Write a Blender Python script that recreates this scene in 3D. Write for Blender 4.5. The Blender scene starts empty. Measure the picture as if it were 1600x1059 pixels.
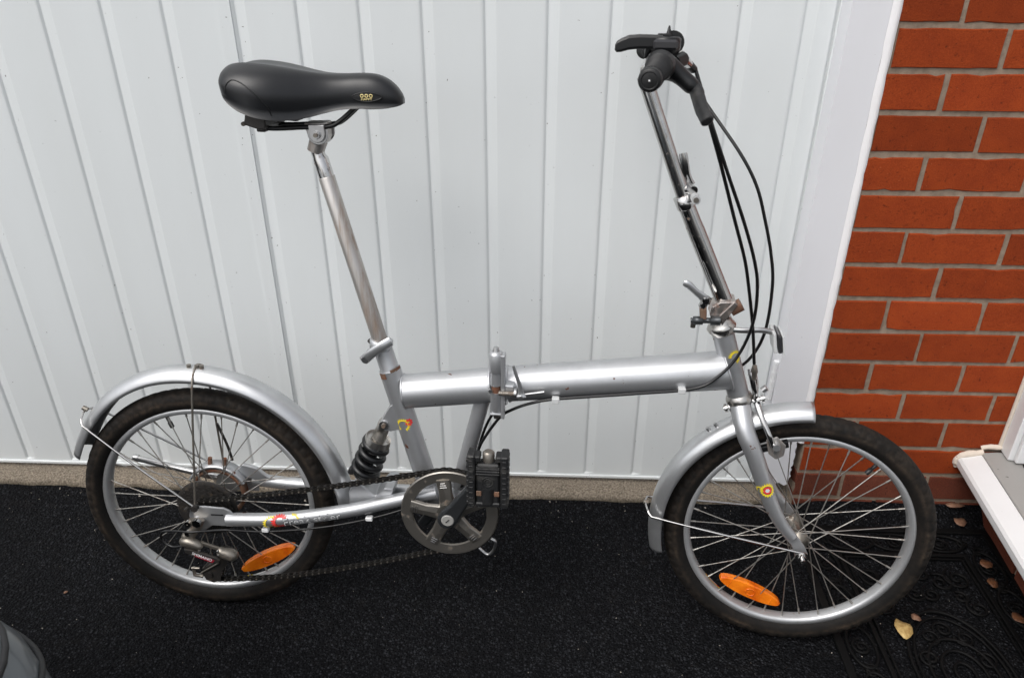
import bpy, math, random
from math import sin, cos, pi, radians, atan2, sqrt
from mathutils import Vector, Matrix, noise

scene = bpy.context.scene
col = scene.collection
random.seed(7)

# ------------------------------------------------------------------ camera
YAW, PITCH, ROLL = -0.0403, 0.5074, 0.0006
fw = Vector((sin(YAW) * cos(PITCH), cos(YAW) * cos(PITCH), -sin(PITCH)))
rt = Vector((cos(YAW), -sin(YAW), 0))
up = rt.cross(fw)
r2 = cos(ROLL) * rt + sin(ROLL) * up
u2 = -sin(ROLL) * rt + cos(ROLL) * up
cam_data = bpy.data.cameras.new('camera')
cam_data.sensor_width = 36.0
cam_data.lens = 1220 / 1600 * 36.0
cam_data.clip_start = 0.02
cam_data.clip_end = 200
cam_data.dof.use_dof = True
cam_data.dof.focus_distance = 1.42
cam_data.dof.aperture_fstop = 8.0
cam = bpy.data.objects.new('camera', cam_data)
cam.matrix_world = Matrix(((r2.x, u2.x, -fw.x, -0.7173), (r2.y, u2.y, -fw.y, -1.4711), (r2.z, u2.z, -fw.z, 1.2756), (0, 0, 0, 1)))
col.objects.link(cam)
scene.camera = cam

# ------------------------------------------------------------------ sky, sun, exposure
SUN_EL, SUN_AZ = 56.0, 222.0          # overcast: soft light from above, behind the camera and to the left
world = bpy.data.worlds.new('World')
scene.world = world
world.use_nodes = True
wn = world.node_tree
sky = wn.nodes.new('ShaderNodeTexSky')
sky.sky_type = 'NISHITA'
sky.sun_disc = False
sky.sun_elevation = radians(SUN_EL)
sky.sun_rotation = radians(SUN_AZ)
sky.dust_density = 4.0
sky.ozone_density = 1.0
hsv = wn.nodes.new('ShaderNodeHueSaturation')
hsv.inputs['Saturation'].default_value = 0.26
wn.links.new(sky.outputs[0], hsv.inputs['Color'])
wn.links.new(hsv.outputs[0], wn.nodes['Background'].inputs['Color'])
wn.nodes['Background'].inputs['Strength'].default_value = 0.13
sd = bpy.data.lights.new('sun', 'SUN')
sd.energy = 0.75
sd.angle = radians(40)
sd.color = (1.0, 0.97, 0.93)
sun = bpy.data.objects.new('sun', sd)
dirv = Vector((sin(radians(SUN_AZ)) * cos(radians(SUN_EL)), cos(radians(SUN_AZ)) * cos(radians(SUN_EL)), sin(radians(SUN_EL))))
sun.rotation_euler = dirv.to_track_quat('Z', 'Y').to_euler()
sun.location = dirv * 6
col.objects.link(sun)
vs = scene.view_settings
vs.view_transform = 'Standard'
vs.look = 'None'
vs.exposure = 0.6
vs.gamma = 1.0

# ------------------------------------------------------------------ materials
def mat(name, base, rough=0.5, metal=0.0, spec=0.5, coat=0.0):
    m = bpy.data.materials.new(name)
    m.use_nodes = True
    b = m.node_tree.nodes['Principled BSDF']
    b.inputs['Base Color'].default_value = (*base, 1)
    b.inputs['Roughness'].default_value = rough
    b.inputs['Metallic'].default_value = metal
    b.inputs['Specular IOR Level'].default_value = spec
    b.inputs['Coat Weight'].default_value = coat
    return m

def nd(m, kind, **kw):
    n = m.node_tree.nodes.new(kind)
    for k, v in kw.items():
        if k in n.inputs:
            n.inputs[k].default_value = v
        else:
            setattr(n, k, v)
    return n

def lk(m, a, b):
    m.node_tree.links.new(a, b)

def bsdf(m):
    return m.node_tree.nodes['Principled BSDF']

def coords(m, scale=(1, 1, 1), kind='Object'):
    tc = nd(m, 'ShaderNodeTexCoord')
    mp = nd(m, 'ShaderNodeMapping')
    mp.inputs['Scale'].default_value = scale
    lk(m, tc.outputs[kind], mp.inputs['Vector'])
    return mp.outputs['Vector']

def noise_fac(m, vec, scale, detail=4, lo=0.4, hi=0.6, rough=0.6):
    n = nd(m, 'ShaderNodeTexNoise')
    n.inputs['Scale'].default_value = scale
    n.inputs['Detail'].default_value = detail
    n.inputs['Roughness'].default_value = rough
    lk(m, vec, n.inputs['Vector'])
    r = nd(m, 'ShaderNodeMapRange')
    r.inputs['From Min'].default_value = lo
    r.inputs['From Max'].default_value = hi
    lk(m, n.outputs['Fac'], r.inputs['Value'])
    return r.outputs['Result'], n.outputs['Fac']

def mixcol(m, fac, a, b):
    x = nd(m, 'ShaderNodeMix', data_type='RGBA')
    if isinstance(fac, float):
        x.inputs[0].default_value = fac
    else:
        lk(m, fac, x.inputs[0])
    for sock, c in ((x.inputs[6], a), (x.inputs[7], b)):
        if isinstance(c, tuple):
            sock.default_value = (*c, 1)
        else:
            lk(m, c, sock)
    return x.outputs[2]

def mixval(m, fac, a, b):
    r = nd(m, 'ShaderNodeMapRange')
    r.inputs['To Min'].default_value = a
    r.inputs['To Max'].default_value = b
    lk(m, fac, r.inputs['Value'])
    return r.outputs['Result']

def bump(m, height, strength=0.3, dist=0.002):
    b = nd(m, 'ShaderNodeBump')
    b.inputs['Strength'].default_value = strength
    b.inputs['Distance'].default_value = dist
    lk(m, height, b.inputs['Height'])
    lk(m, b.outputs['Normal'], bsdf(m).inputs['Normal'])
    return b

def worn(name, base, wear, rough=0.35, metal=0.8, scale=60, lo=0.66, hi=0.7, wear_rough=0.8, stretch=(1, 1, 1), grime=0.12):
    """paint or plating with rust flecks and a little uneven grime"""
    m = mat(name, base, rough, metal)
    v = coords(m, stretch)
    f, _ = noise_fac(m, v, scale, 6, lo, hi)
    g, _ = noise_fac(m, v, scale * 0.25, 5, 0.3, 0.75)
    dirty = tuple(c * (1 - grime * 2) for c in base)
    c1 = mixcol(m, g, base, dirty)
    c2 = mixcol(m, f, c1, wear)
    lk(m, c2, bsdf(m).inputs['Base Color'])
    lk(m, mixval(m, f, metal, 0.0), bsdf(m).inputs['Metallic'])
    rr = nd(m, 'ShaderNodeMath', operation='MULTIPLY_ADD')
    lk(m, g, rr.inputs[0])
    rr.inputs[1].default_value = 0.12
    rr.inputs[2].default_value = rough
    rx = nd(m, 'ShaderNodeMath', operation='MAXIMUM')
    lk(m, rr.outputs[0], rx.inputs[0])
    lk(m, mixval(m, f, 0.0, wear_rough), rx.inputs[1])
    lk(m, rx.outputs[0], bsdf(m).inputs['Roughness'])
    return m

M = {}
M['silver'] = worn('silver_paint', (0.56, 0.57, 0.585), (0.10, 0.035, 0.018), 0.37, 0.80, 46, 0.672, 0.688)
M['fender'] = worn('mudguard_silver', (0.62, 0.63, 0.64), (0.12, 0.07, 0.05), 0.30, 0.85, 60, 0.735, 0.75)
M['chrome'] = worn('worn_chrome', (0.62, 0.61, 0.60), (0.16, 0.085, 0.04), 0.10, 1.0, 130, 0.64, 0.74, 0.5)
M['chrome_rust'] = worn('rusty_chrome', (0.50, 0.45, 0.42), (0.15, 0.075, 0.05), 0.25, 0.9, 70, 0.50, 0.66, 0.7)
M['cup'] = worn('tarnished_chrome', (0.60, 0.58, 0.55), (0.20, 0.14, 0.09), 0.24, 1.0, 80, 0.56, 0.72, 0.6)
M['galv'] = worn('scuffed_steel', (0.55, 0.525, 0.50), (0.20, 0.13, 0.085), 0.36, 0.85, 70, 0.50, 0.74, 0.8, (1, 1, 0.10), 0.2)
M['alloy'] = worn('brushed_alloy', (0.60, 0.60, 0.60), (0.25, 0.2, 0.16), 0.28, 1.0, 150, 0.7, 0.8)
M['rim'] = worn('rim_alloy', (0.60, 0.61, 0.62), (0.20, 0.13, 0.09), 0.40, 0.75, 90, 0.66, 0.76)
M['spoke'] = worn('spoke_steel', (0.40, 0.385, 0.36), (0.14, 0.10, 0.07), 0.35, 0.9, 140, 0.5, 0.7)
M['rusty'] = worn('rusty_steel', (0.20, 0.13, 0.09), (0.16, 0.06, 0.03), 0.6, 0.3, 60, 0.4, 0.6)
M['dull'] = worn('dirty_sprocket_metal', (0.30, 0.275, 0.24), (0.13, 0.09, 0.065), 0.36, 0.85, 70, 0.55, 0.7)
M['guard'] = worn('chainwheel_metal', (0.33, 0.31, 0.28), (0.16, 0.12, 0.085), 0.34, 0.9, 55, 0.58, 0.72)
M['crank'] = worn('dark_crank_steel', (0.075, 0.08, 0.085), (0.12, 0.09, 0.07), 0.28, 0.7, 60, 0.66, 0.75)
M['chain'] = worn('oily_chain', (0.022, 0.020, 0.018), (0.010, 0.009, 0.008), 0.38, 0.5, 300, 0.5, 0.6)
M['oily'] = worn('oily_black_metal', (0.035, 0.032, 0.03), (0.06, 0.045, 0.03), 0.45, 0.3, 80, 0.55, 0.7)
M['black'] = worn('black_plastic', (0.0065, 0.0068, 0.0075), (0.030, 0.028, 0.025), 0.34, 0.0, 40, 0.62, 0.8)
M['pedal'] = worn('dusty_pedal_plastic', (0.012, 0.0125, 0.0135), (0.05, 0.048, 0.045), 0.48, 0.0, 55, 0.5, 0.75)
M['rubber'] = worn('grip_rubber', (0.009, 0.009, 0.0095), (0.075, 0.068, 0.056), 0.40, 0.0, 30, 0.6, 0.78)
M['vinyl'] = mat('saddle_vinyl', (0.0085, 0.009, 0.0105), 0.36, 0, 0.5)
_, nf = noise_fac(M['vinyl'], coords(M['vinyl']), 700, 2)
bump(M['vinyl'], nf, 0.12, 0.0006)
M['cable'] = mat('cable_sleeve', (0.006, 0.006, 0.0065), 0.3)
M['spring'] = worn('black_spring_paint', (0.004, 0.0042, 0.005), (0.02, 0.02, 0.02), 0.3, 0.0, 90, 0.68, 0.8)
M['yellow'] = mat('decal_yellow', (0.78, 0.62, 0.03), 0.35)
M['red'] = mat('decal_red', (0.66, 0.045, 0.04), 0.35)
M['gold'] = mat('badge_gold', (0.75, 0.62, 0.28), 0.35, 0.2)
M['letter'] = mat('decal_letter_grey', (0.55, 0.56, 0.56), 0.35)
M['letter_dark'] = mat('decal_letter_edge', (0.07, 0.07, 0.08), 0.4)
M['cap'] = mat('grey_plastic_cap', (0.30, 0.295, 0.28), 0.4)
M['white'] = mat('white_print', (0.8, 0.8, 0.8), 0.4)
M['label_red'] = mat('label_dark_red', (0.25, 0.015, 0.03), 0.3)
M['refl_clear'] = mat('smoked_reflector', (0.03, 0.03, 0.033), 0.2)
m = M['amber'] = mat('amber_reflector', (0.86, 0.20, 0.008), 0.22)
v = coords(m, (1, 1, 1))
vo = nd(m, 'ShaderNodeTexVoronoi')
vo.inputs['Scale'].default_value = 420
lk(m, v, vo.inputs['Vector'])
bump(m, vo.outputs['Distance'], 0.5, 0.001)
f, _ = noise_fac(m, v, 25, 3, 0.35, 0.7)
lk(m, mixcol(m, f, (0.92, 0.24, 0.01), (0.62, 0.10, 0.004)), bsdf(m).inputs['Base Color'])

# tyre: black rubber with brown road dirt in a ring on the side wall (object origin = hub centre, axle = Y)
m = M['tyre'] = mat('tyre_rubber', (0.018, 0.017, 0.016), 0.7, 0, 0.2)
tc = nd(m, 'ShaderNodeTexCoord')
sp = nd(m, 'ShaderNodeSeparateXYZ')
lk(m, tc.outputs['Object'], sp.inputs[0])
cmb = nd(m, 'ShaderNodeCombineXYZ')
lk(m, sp.outputs['X'], cmb.inputs['X'])
lk(m, sp.outputs['Z'], cmb.inputs['Y'])
ln = nd(m, 'ShaderNodeVectorMath', operation='LENGTH')
lk(m, cmb.outputs[0], ln.inputs[0])
f1, _ = noise_fac(m, tc.outputs['Object'], 16, 6, 0.30, 0.72)
f2, nf = noise_fac(m, tc.outputs['Object'], 120, 5, 0.25, 0.8)
ring = nd(m, 'ShaderNodeValToRGB')
e = ring.color_ramp.elements
e[0].position, e[0].color = 0.205 / 0.26, (0.15, 0.15, 0.15, 1)
e[1].position, e[1].color = 0.252 / 0.26, (0.5, 0.5, 0.5, 1)
for pos, c in ((0.219, 0.25), (0.2255, 0.9), (0.2300, 0.40)):
    q = ring.color_ramp.elements.new(pos / 0.26)
    q.color = (c, c, c, 1)
dv = nd(m, 'ShaderNodeMath', operation='DIVIDE')
lk(m, ln.outputs['Value'], dv.inputs[0])
dv.inputs[1].default_value = 0.26
lk(m, dv.outputs[0], ring.inputs[0])
mu = nd(m, 'ShaderNodeMath', operation='MULTIPLY')
lk(m, f1, mu.inputs[0])
lk(m, ring.outputs[0], mu.inputs[1])
mu2 = nd(m, 'ShaderNodeMath', operation='MULTIPLY')
lk(m, mu.outputs[0], mu2.inputs[0])
lk(m, f2, mu2.inputs[1])
lk(m, mixcol(m, mu2.outputs[0], (0.0055, 0.0054, 0.0054), (0.10, 0.072, 0.05)), bsdf(m).inputs['Base Color'])
bump(m, nf, 0.35, 0.001)

# setting
m = M['asphalt'] = mat('asphalt', (0.01, 0.01, 0.011), 0.75, 0, 0.07)
v = coords(m)
stones = []
for sc_, seed_ in ((175, 0.0), (330, 3.7)):
    mp = nd(m, 'ShaderNodeMapping')
    mp.inputs['Location'].default_value = (seed_, seed_ * 2, 0)
    lk(m, v, mp.inputs['Vector'])
    vo = nd(m, 'ShaderNodeTexVoronoi')
    vo.inputs['Scale'].default_value = sc_
    lk(m, mp.outputs[0], vo.inputs['Vector'])
    sepc = nd(m, 'ShaderNodeSeparateColor')
    lk(m, vo.outputs['Color'], sepc.inputs[0])
    pw = nd(m, 'ShaderNodeMath', operation='POWER')
    lk(m, sepc.outputs[0], pw.inputs[0])
    pw.inputs[1].default_value = 4.2
    edge = nd(m, 'ShaderNodeMapRange')
    edge.inputs['From Min'].default_value = 0.62
    edge.inputs['From Max'].default_value = 0.25
    lk(m, vo.outputs['Distance'], edge.inputs['Value'])
    ml = nd(m, 'ShaderNodeMath', operation='MULTIPLY')
    lk(m, pw.outputs[0], ml.inputs[0])
    lk(m, edge.outputs[0], ml.inputs[1])
    stones.append((ml.outputs[0], vo.outputs['Distance']))
fb, _ = noise_fac(m, v, 4.0, 5, 0.28, 0.72)
mxs = nd(m, 'ShaderNodeMath', operation='MAXIMUM')
lk(m, stones[0][0], mxs.inputs[0])
lk(m, stones[1][0], mxs.inputs[1])
wear = nd(m, 'ShaderNodeMath', operation='MULTIPLY')
lk(m, mxs.outputs[0], wear.inputs[0])
lk(m, mixval(m, fb, 0.55, 1.15), wear.inputs[1])
c = mixcol(m, wear.outputs[0], (0.0026, 0.0027, 0.0033), (0.042, 0.044, 0.050))
dust, _ = noise_fac(m, v, 30, 6, 0.55, 0.85)
dm_ = nd(m, 'ShaderNodeMath', operation='MULTIPLY')
dm_.inputs[1].default_value = 0.07
lk(m, dust, dm_.inputs[0])
c = mixcol(m, dm_.outputs[0], c, (0.09, 0.08, 0.07))
lk(m, c, bsdf(m).inputs['Base Color'])
hsum = nd(m, 'ShaderNodeMath', operation='MULTIPLY_ADD')
lk(m, stones[0][1], hsum.inputs[0])
hsum.inputs[1].default_value = -1.0
lk(m, mxs.outputs[0], hsum.inputs[2])
bump(m, hsum.outputs[0], 0.8, 0.004)

def brick_mat(name, ca, cb, dark):
    m = mat(name, ca, 0.85, 0, 0.12)
    v = coords(m, (1, 1, 1), 'Generated')
    oi = nd(m, 'ShaderNodeObjectInfo')
    ad = nd(m, 'ShaderNodeVectorMath', operation='ADD')
    tc = nd(m, 'ShaderNodeTexCoord')
    sc = nd(m, 'ShaderNodeMath', operation='MULTIPLY')
    sc.inputs[1].default_value = 37.0
    lk(m, oi.outputs['Random'], sc.inputs[0])
    lk(m, tc.outputs['Object'], ad.inputs[0])
    lk(m, sc.outputs[0], ad.inputs[1])
    f, _ = noise_fac(m, ad.outputs[0], 22, 6, 0.3, 0.72)
    p, pn = noise_fac(m, ad.outputs[0], 150, 6, 0.60, 0.76)
    l, _ = noise_fac(m, ad.outputs[0], 260, 3, 0.68, 0.76)
    s, sn = noise_fac(m, ad.outputs[0], 480, 4, 0.3, 0.7)
    c = mixcol(m, f, ca, cb)
    c = mixcol(m, s, mixcol(m, 0.30, c, dark), mixcol(m, 0.22, c, (0.50, 0.11, 0.035)))
    c = mixcol(m, p, c, dark)
    l2 = nd(m, 'ShaderNodeMath', operation='MULTIPLY')
    l2.inputs[1].default_value = 0.55
    lk(m, l, l2.inputs[0])
    c = mixcol(m, l2.outputs[0], c, (0.46, 0.20, 0.10))
    hs = nd(m, 'ShaderNodeHueSaturation')
    lk(m, c, hs.inputs['Color'])
    lk(m, mixval(m, oi.outputs['Random'], 0.68, 1.08), hs.inputs['Value'])
    lk(m, hs.outputs[0], bsdf(m).inputs['Base Color'])
    ms = nd(m, 'ShaderNodeMath', operation='MULTIPLY_ADD')
    lk(m, p, ms.inputs[0])
    ms.inputs[1].default_value = -0.8
    lk(m, sn, ms.inputs[2])
    bump(m, ms.outputs[0], 0.6, 0.0028)
    return m
M['brick'] = brick_mat('red_brick', (0.365, 0.058, 0.0115), (0.265, 0.037, 0.009), (0.085, 0.015, 0.007))
M['brick_dark'] = brick_mat('dark_brick', (0.105, 0.032, 0.022), (0.15, 0.055, 0.040), (0.05, 0.018, 0.014))  # darker brick: damp lowest wall courses, and the porch plinth
m = M['mortar'] = mat('mortar', (0.30, 0.235, 0.175), 0.9)
v = coords(m)
f, nf = noise_fac(m, v, 60, 7, 0.3, 0.7)
lk(m, mixcol(m, f, (0.33, 0.262, 0.198), (0.20, 0.152, 0.112)), bsdf(m).inputs['Base Color'])
_, n2 = noise_fac(m, v, 500, 4)
bump(m, n2, 0.6, 0.003)

def white_mat(name, base, speck, rough=0.4, sp_scale=90, lo=0.74, grime=(0.5, 0.47, 0.4), g_amt=0.2, streak=True):
    m = mat(name, base, rough)
    v = coords(m)
    f, _ = noise_fac(m, v, sp_scale, 2, lo, lo + 0.02)
    g, _ = noise_fac(m, coords(m, (1, 1, 0.25) if streak else (1, 1, 1)), 4, 6, 0.35, 0.8)
    gg = nd(m, 'ShaderNodeMath', operation='MULTIPLY')
    gg.inputs[1].default_value = g_amt
    lk(m, g, gg.inputs[0])
    c = mixcol(m, gg.outputs[0], base, grime)
    c = mixcol(m, f, c, speck)
    lk(m, c, bsdf(m).inputs['Base Color'])
    _, n3 = noise_fac(m, v, 160, 3)
    bump(m, n3, 0.05, 0.001)
    return m
M['door'] = white_mat('white_painted_steel', (0.74, 0.77, 0.775), (0.10, 0.085, 0.075), 0.36, 130, 0.735, (0.52, 0.53, 0.51), 0.22)
M['jamb'] = white_mat('white_gloss_timber', (0.74, 0.745, 0.775), (0.25, 0.22, 0.2), 0.45, 120, 0.80, (0.5, 0.48, 0.46), 0.2)
M['sealant'] = white_mat('white_sealant', (0.82, 0.81, 0.82), (0.4, 0.3, 0.25), 0.6, 60, 0.78)
M['upvc'] = white_mat('white_upvc', (0.72, 0.73, 0.74), (0.07, 0.06, 0.05), 0.3, 110, 0.755, (0.45, 0.43, 0.4), 0.25, False)
M['upvc_grey'] = white_mat('grey_threshold', (0.30, 0.295, 0.285), (0.05, 0.045, 0.04), 0.45, 110, 0.76, (0.2, 0.19, 0.18), 0.4, False)
M['putty'] = white_mat('cream_mortar_fillet', (0.62, 0.54, 0.46), (0.3, 0.2, 0.15), 0.8, 60, 0.7)
m = M['concrete'] = mat('rough_concrete', (0.3, 0.26, 0.2), 0.95)
v = coords(m)
f, _ = noise_fac(m, v, 14, 6, 0.3, 0.7)
g, gn = noise_fac(m, v, 230, 4, 0.36, 0.64, 0.75)
sp = nd(m, 'ShaderNodeSeparateXYZ')
lk(m, v, sp.inputs[0])
moss = nd(m, 'ShaderNodeMapRange')
moss.inputs['From Min'].default_value = 0.020
moss.inputs['From Max'].default_value = 0.004
lk(m, sp.outputs['Z'], moss.inputs['Value'])
mm = nd(m, 'ShaderNodeMath', operation='MULTIPLY')
lk(m, moss.outputs[0], mm.inputs[0])
lk(m, f, mm.inputs[1])
c = mixcol(m, f, (0.30, 0.245, 0.185), (0.17, 0.135, 0.095))
c = mixcol(m, g, mixcol(m, 0.45, c, (0.55, 0.47, 0.37)), mixcol(m, 0.75, c, (0.05, 0.04, 0.03)))
c = mixcol(m, mm.outputs[0], c, (0.055, 0.045, 0.018))
lk(m, c, bsdf(m).inputs['Base Color'])
bump(m, gn, 1.0, 0.006)
M['mat'] = worn('black_rubber_mat', (0.0020, 0.0020, 0.0022), (0.0055, 0.0052, 0.005), 0.6, 0.0, 20, 0.5, 0.75)
bsdf(M['mat']).inputs['Specular IOR Level'].default_value = 0.16
M['bumper'] = mat('grey_car_paint', (0.115, 0.13, 0.14), 0.35, 0.25, 0.5, 0.4)
M['seam'] = mat('dark_seam_rubber', (0.01, 0.01, 0.011), 0.6)
M['grit'] = mat('pale_grit', (0.42, 0.38, 0.33), 0.8)
def leaf_mat(name, a, b):
    m = mat(name, a, 0.6)
    v = coords(m)
    f, nf = noise_fac(m, v, 130, 5, 0.35, 0.65)
    lk(m, mixcol(m, f, a, b), bsdf(m).inputs['Base Color'])
    bump(m, nf, 0.4, 0.001)
    return m
M['leaf_yellow'] = leaf_mat('yellow_leaf', (0.58, 0.42, 0.17), (0.36, 0.22, 0.07))
M['leaf_brown'] = leaf_mat('brown_leaf', (0.15, 0.058, 0.022), (0.07, 0.03, 0.015))
M['leaf_tan'] = leaf_mat('tan_leaf', (0.26, 0.14, 0.085), (0.13, 0.065, 0.04))

# ------------------------------------------------------------------ mesh helpers
def tag(o, label=None, cat=None, group=None, kind=None):
    if label: o['label'] = label
    if cat: o['category'] = cat
    if group: o['group'] = group
    if kind: o['kind'] = kind
    return o

def empty(name, loc=(0, 0, 0), rot=(0, 0, 0)):
    o = bpy.data.objects.new(name, None)
    o.location = loc
    o.rotation_euler = rot
    o.empty_display_size = 0.05
    col.objects.link(o)
    return o

class MB:
    def __init__(self):
        self.v, self.f, self.s = [], [], []
    def add(self, verts, faces, smooth=True):
        o = len(self.v)
        self.v += [Vector(p) for p in verts]
        self.f += [tuple(i + o for i in f) for f in faces]
        self.s += [smooth] * len(faces)
        return self
    def box(self, a, b, bev=0.0):
        (x0, y0, z0), (x1, y1, z1) = a, b
        if bev <= 0:
            vs = [(x, y, z) for x in (x0, x1) for y in (y0, y1) for z in (z0, z1)]
            fs = [(0, 1, 3, 2), (4, 6, 7, 5), (0, 4, 5, 1), (2, 3, 7, 6), (0, 2, 6, 4), (1, 5, 7, 3)]
            return self.add(vs, fs, False)
        # chamfered box: three shifted face rings
        vs, idx = [], {}
        for i, x in enumerate((x0, x1)):
            for j, y in enumerate((y0, y1)):
                for k, z in enumerate((z0, z1)):
                    sx, sy, sz = (1 - 2 * i) * bev, (1 - 2 * j) * bev, (1 - 2 * k) * bev
                    idx[(i, j, k)] = len(vs)
                    vs += [(x, y + sy, z + sz), (x + sx, y, z + sz), (x + sx, y + sy, z)]
        I = lambda i, j, k, a: idx[(i, j, k)] + a
        fs = []
        for i in (0, 1):
            fs.append((I(i, 0, 0, 0), I(i, 0, 1, 0), I(i, 1, 1, 0), I(i, 1, 0, 0)))
            fs.append((I(0, i, 0, 1), I(1, i, 0, 1), I(1, i, 1, 1), I(0, i, 1, 1)))
            fs.append((I(0, 0, i, 2), I(0, 1, i, 2), I(1, 1, i, 2), I(1, 0, i, 2)))
        for j in (0, 1):
            for k in (0, 1):
                fs.append((I(0, j, k, 1), I(1, j, k, 1), I(1, j, k, 2), I(0, j, k, 2)))
                fs.append((I(j, 0, k, 0), I(j, 1, k, 0), I(j, 1, k, 2), I(j, 0, k, 2)))
                fs.append((I(j, k, 0, 0), I(j, k, 1, 0), I(j, k, 1, 1), I(j, k, 0, 1)))
        for i in (0, 1):
            for j in (0, 1):
                for k in (0, 1):
                    fs.append((I(i, j, k, 0), I(i, j, k, 1), I(i, j, k, 2)))
        return self.add(vs, fs, False)
    def tube(self, pts, rad, n=14, caps=True, closed=False, flat=None):
        pts = [Vector(p) for p in pts]
        m = len(pts)
        if not isinstance(rad, (list, tuple)):
            rad = [rad] * m
        tans = []
        for i in range(m):
            if closed:
                t = pts[(i + 1) % m] - pts[i - 1]
            else:
                t = pts[min(i + 1, m - 1)] - pts[max(i - 1, 0)]
            tans.append(t.normalized())
        ref = Vector((0, 1, 0))
        if abs(tans[0].dot(ref)) > 0.9:
            ref = Vector((0, 0, 1))
        nrm = (ref - tans[0] * ref.dot(tans[0])).normalized()
        vs = []
        for i in range(m):
            nrm = (nrm - tans[i] * nrm.dot(tans[i])).normalized()
            bi = tans[i].cross(nrm)
            fl = flat[i] if isinstance(flat, (list, tuple)) else (flat or 1.0)
            for k in range(n):
                a = 2 * pi * k / n
                vs.append(pts[i] + nrm * (cos(a) * rad[i] * fl) + bi * (sin(a) * rad[i]))
        fs = []
        for i in range(m if closed else m - 1):
            for k in range(n):
                a, b = i * n + k, i * n + (k + 1) % n
                c, d = ((i + 1) % m) * n + (k + 1) % n, ((i + 1) % m) * n + k
                fs.append((a, b, c, d))
        self.add(vs, fs, True)
        if caps and not closed:
            self.add(vs[:n], [tuple(range(n - 1, -1, -1))], False)
            self.add(vs[-n:], [tuple(range(n))], False)
        return self
    def cyl(self, a, b, r, n=20, r2=None):
        return self.tube([a, b], [r, r2 if r2 is not None else r], n)
    def lathe(self, prof, n=64, axis='Y', c=(0, 0, 0), closed=True, smooth=True):
        """prof: (radius, offset along axis)"""
        vs = []
        for i in range(n):
            a = 2 * pi * i / n
            for (r, o) in prof:
                p = (r * cos(a), o, r * sin(a)) if axis == 'Y' else (r * cos(a), r * sin(a), o)
                vs.append(Vector(p) + Vector(c))
        k = len(prof)
        fs = []
        for i in range(n):
            for j in range(k if closed else k - 1):
                a, b = i * k + j, i * k + (j + 1) % k
                c2, d = ((i + 1) % n) * k + (j + 1) % k, ((i + 1) % n) * k + j
                fs.append((a, d, c2, b))
        return self.add(vs, fs, smooth)
    def disc(self, c, r, y0, y1, n=40, axis='Y'):
        c = Vector(c)
        d = Vector((0, 1, 0)) if axis == 'Y' else Vector((0, 0, 1))
        return self.tube([c + d * y0, c + d * y1], r, n)
    def prism(self, poly, y0, y1):
        """poly of (x, z) extruded from y0 to y1"""
        n = len(poly)
        vs = [(x, y0, z) for x, z in poly] + [(x, y1, z) for x, z in poly]
        fs = [tuple(range(n)), tuple(range(2 * n - 1, n - 1, -1))]
        fs += [(i, i + n, (i + 1) % n + n, (i + 1) % n) for i in range(n)]
        return self.add(vs, fs, False)
    def build(self, name, m, parent=None, mw=None, origin=None, bevel=0.0, solid=0.0, sub=0):
        me = bpy.data.meshes.new(name)
        off = Vector(origin) if origin is not None else Vector((0, 0, 0))
        me.from_pydata([p - off for p in self.v], [], self.f)
        me.polygons.foreach_set('use_smooth', self.s)
        me.validate()
        me.materials.append(M[m] if isinstance(m, str) else m)
        o = bpy.data.objects.new(name, me)
        col.objects.link(o)
        if parent is not None:
            o.parent = parent
        mm = Matrix.Translation(off)
        if mw is not None:
            mm = mw @ mm
        o.matrix_local = mm
        if solid:
            q = o.modifiers.new('solid', 'SOLIDIFY')
            q.thickness = solid
            q.offset = 0
        if bevel:
            q = o.modifiers.new('bevel', 'BEVEL')
            q.width = bevel
            q.segments = 2
            q.limit_method = 'ANGLE'
            q.angle_limit = radians(40)
        if sub:
            q = o.modifiers.new('sub', 'SUBSURF')
            q.levels = q.render_levels = sub
        return o

def spline(ctrl, n=10):
    """Catmull-Rom through the control points"""
    P = [Vector(p) for p in ctrl]
    P = [P[0] * 2 - P[1]] + P + [P[-1] * 2 - P[-2]]
    out = []
    for i in range(1, len(P) - 2):
        for k in range(n):
            t = k / n
            a, b, c, d = P[i - 1:i + 3]
            out.append(0.5 * ((2 * b) + (c - a) * t + (2 * a - 5 * b + 4 * c - d) * t * t + (3 * b - a - 3 * c + d) * t ** 3))
    out.append(P[-2])
    return out

def lerp(a, b, t):
    return a + (b - a) * t

def text_mesh(body, size, extra=0.0):
    cu = bpy.data.curves.new('lettering', 'FONT')
    cu.body = body
    cu.size = size
    cu.offset = extra
    cu.align_x = 'CENTER'
    cu.align_y = 'CENTER'
    cu.resolution_u = 3
    o = bpy.data.objects.new('lettering', cu)
    col.objects.link(o)
    dg = bpy.context.evaluated_depsgraph_get()
    dg.update()
    me = bpy.data.meshes.new_from_object(o.evaluated_get(dg))
    vs = [v.co.copy() for v in me.vertices]
    fs = [tuple(p.vertices) for p in me.polygons]
    bpy.data.objects.remove(o)
    bpy.data.curves.remove(cu)
    bpy.data.meshes.remove(me)
    return vs, fs

# ------------------------------------------------------------------ ground
def smooth(t):
    t = max(0.0, min(1.0, t))
    return t * t * (3 - 2 * t)

def ground_z(x, y):
    z = 0.010 * smooth((y + 0.09) / 0.09)
    z += 0.026 * smooth((y + 0.045) / 0.045) * smooth((x + 0.16) / 0.12)
    return z

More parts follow.
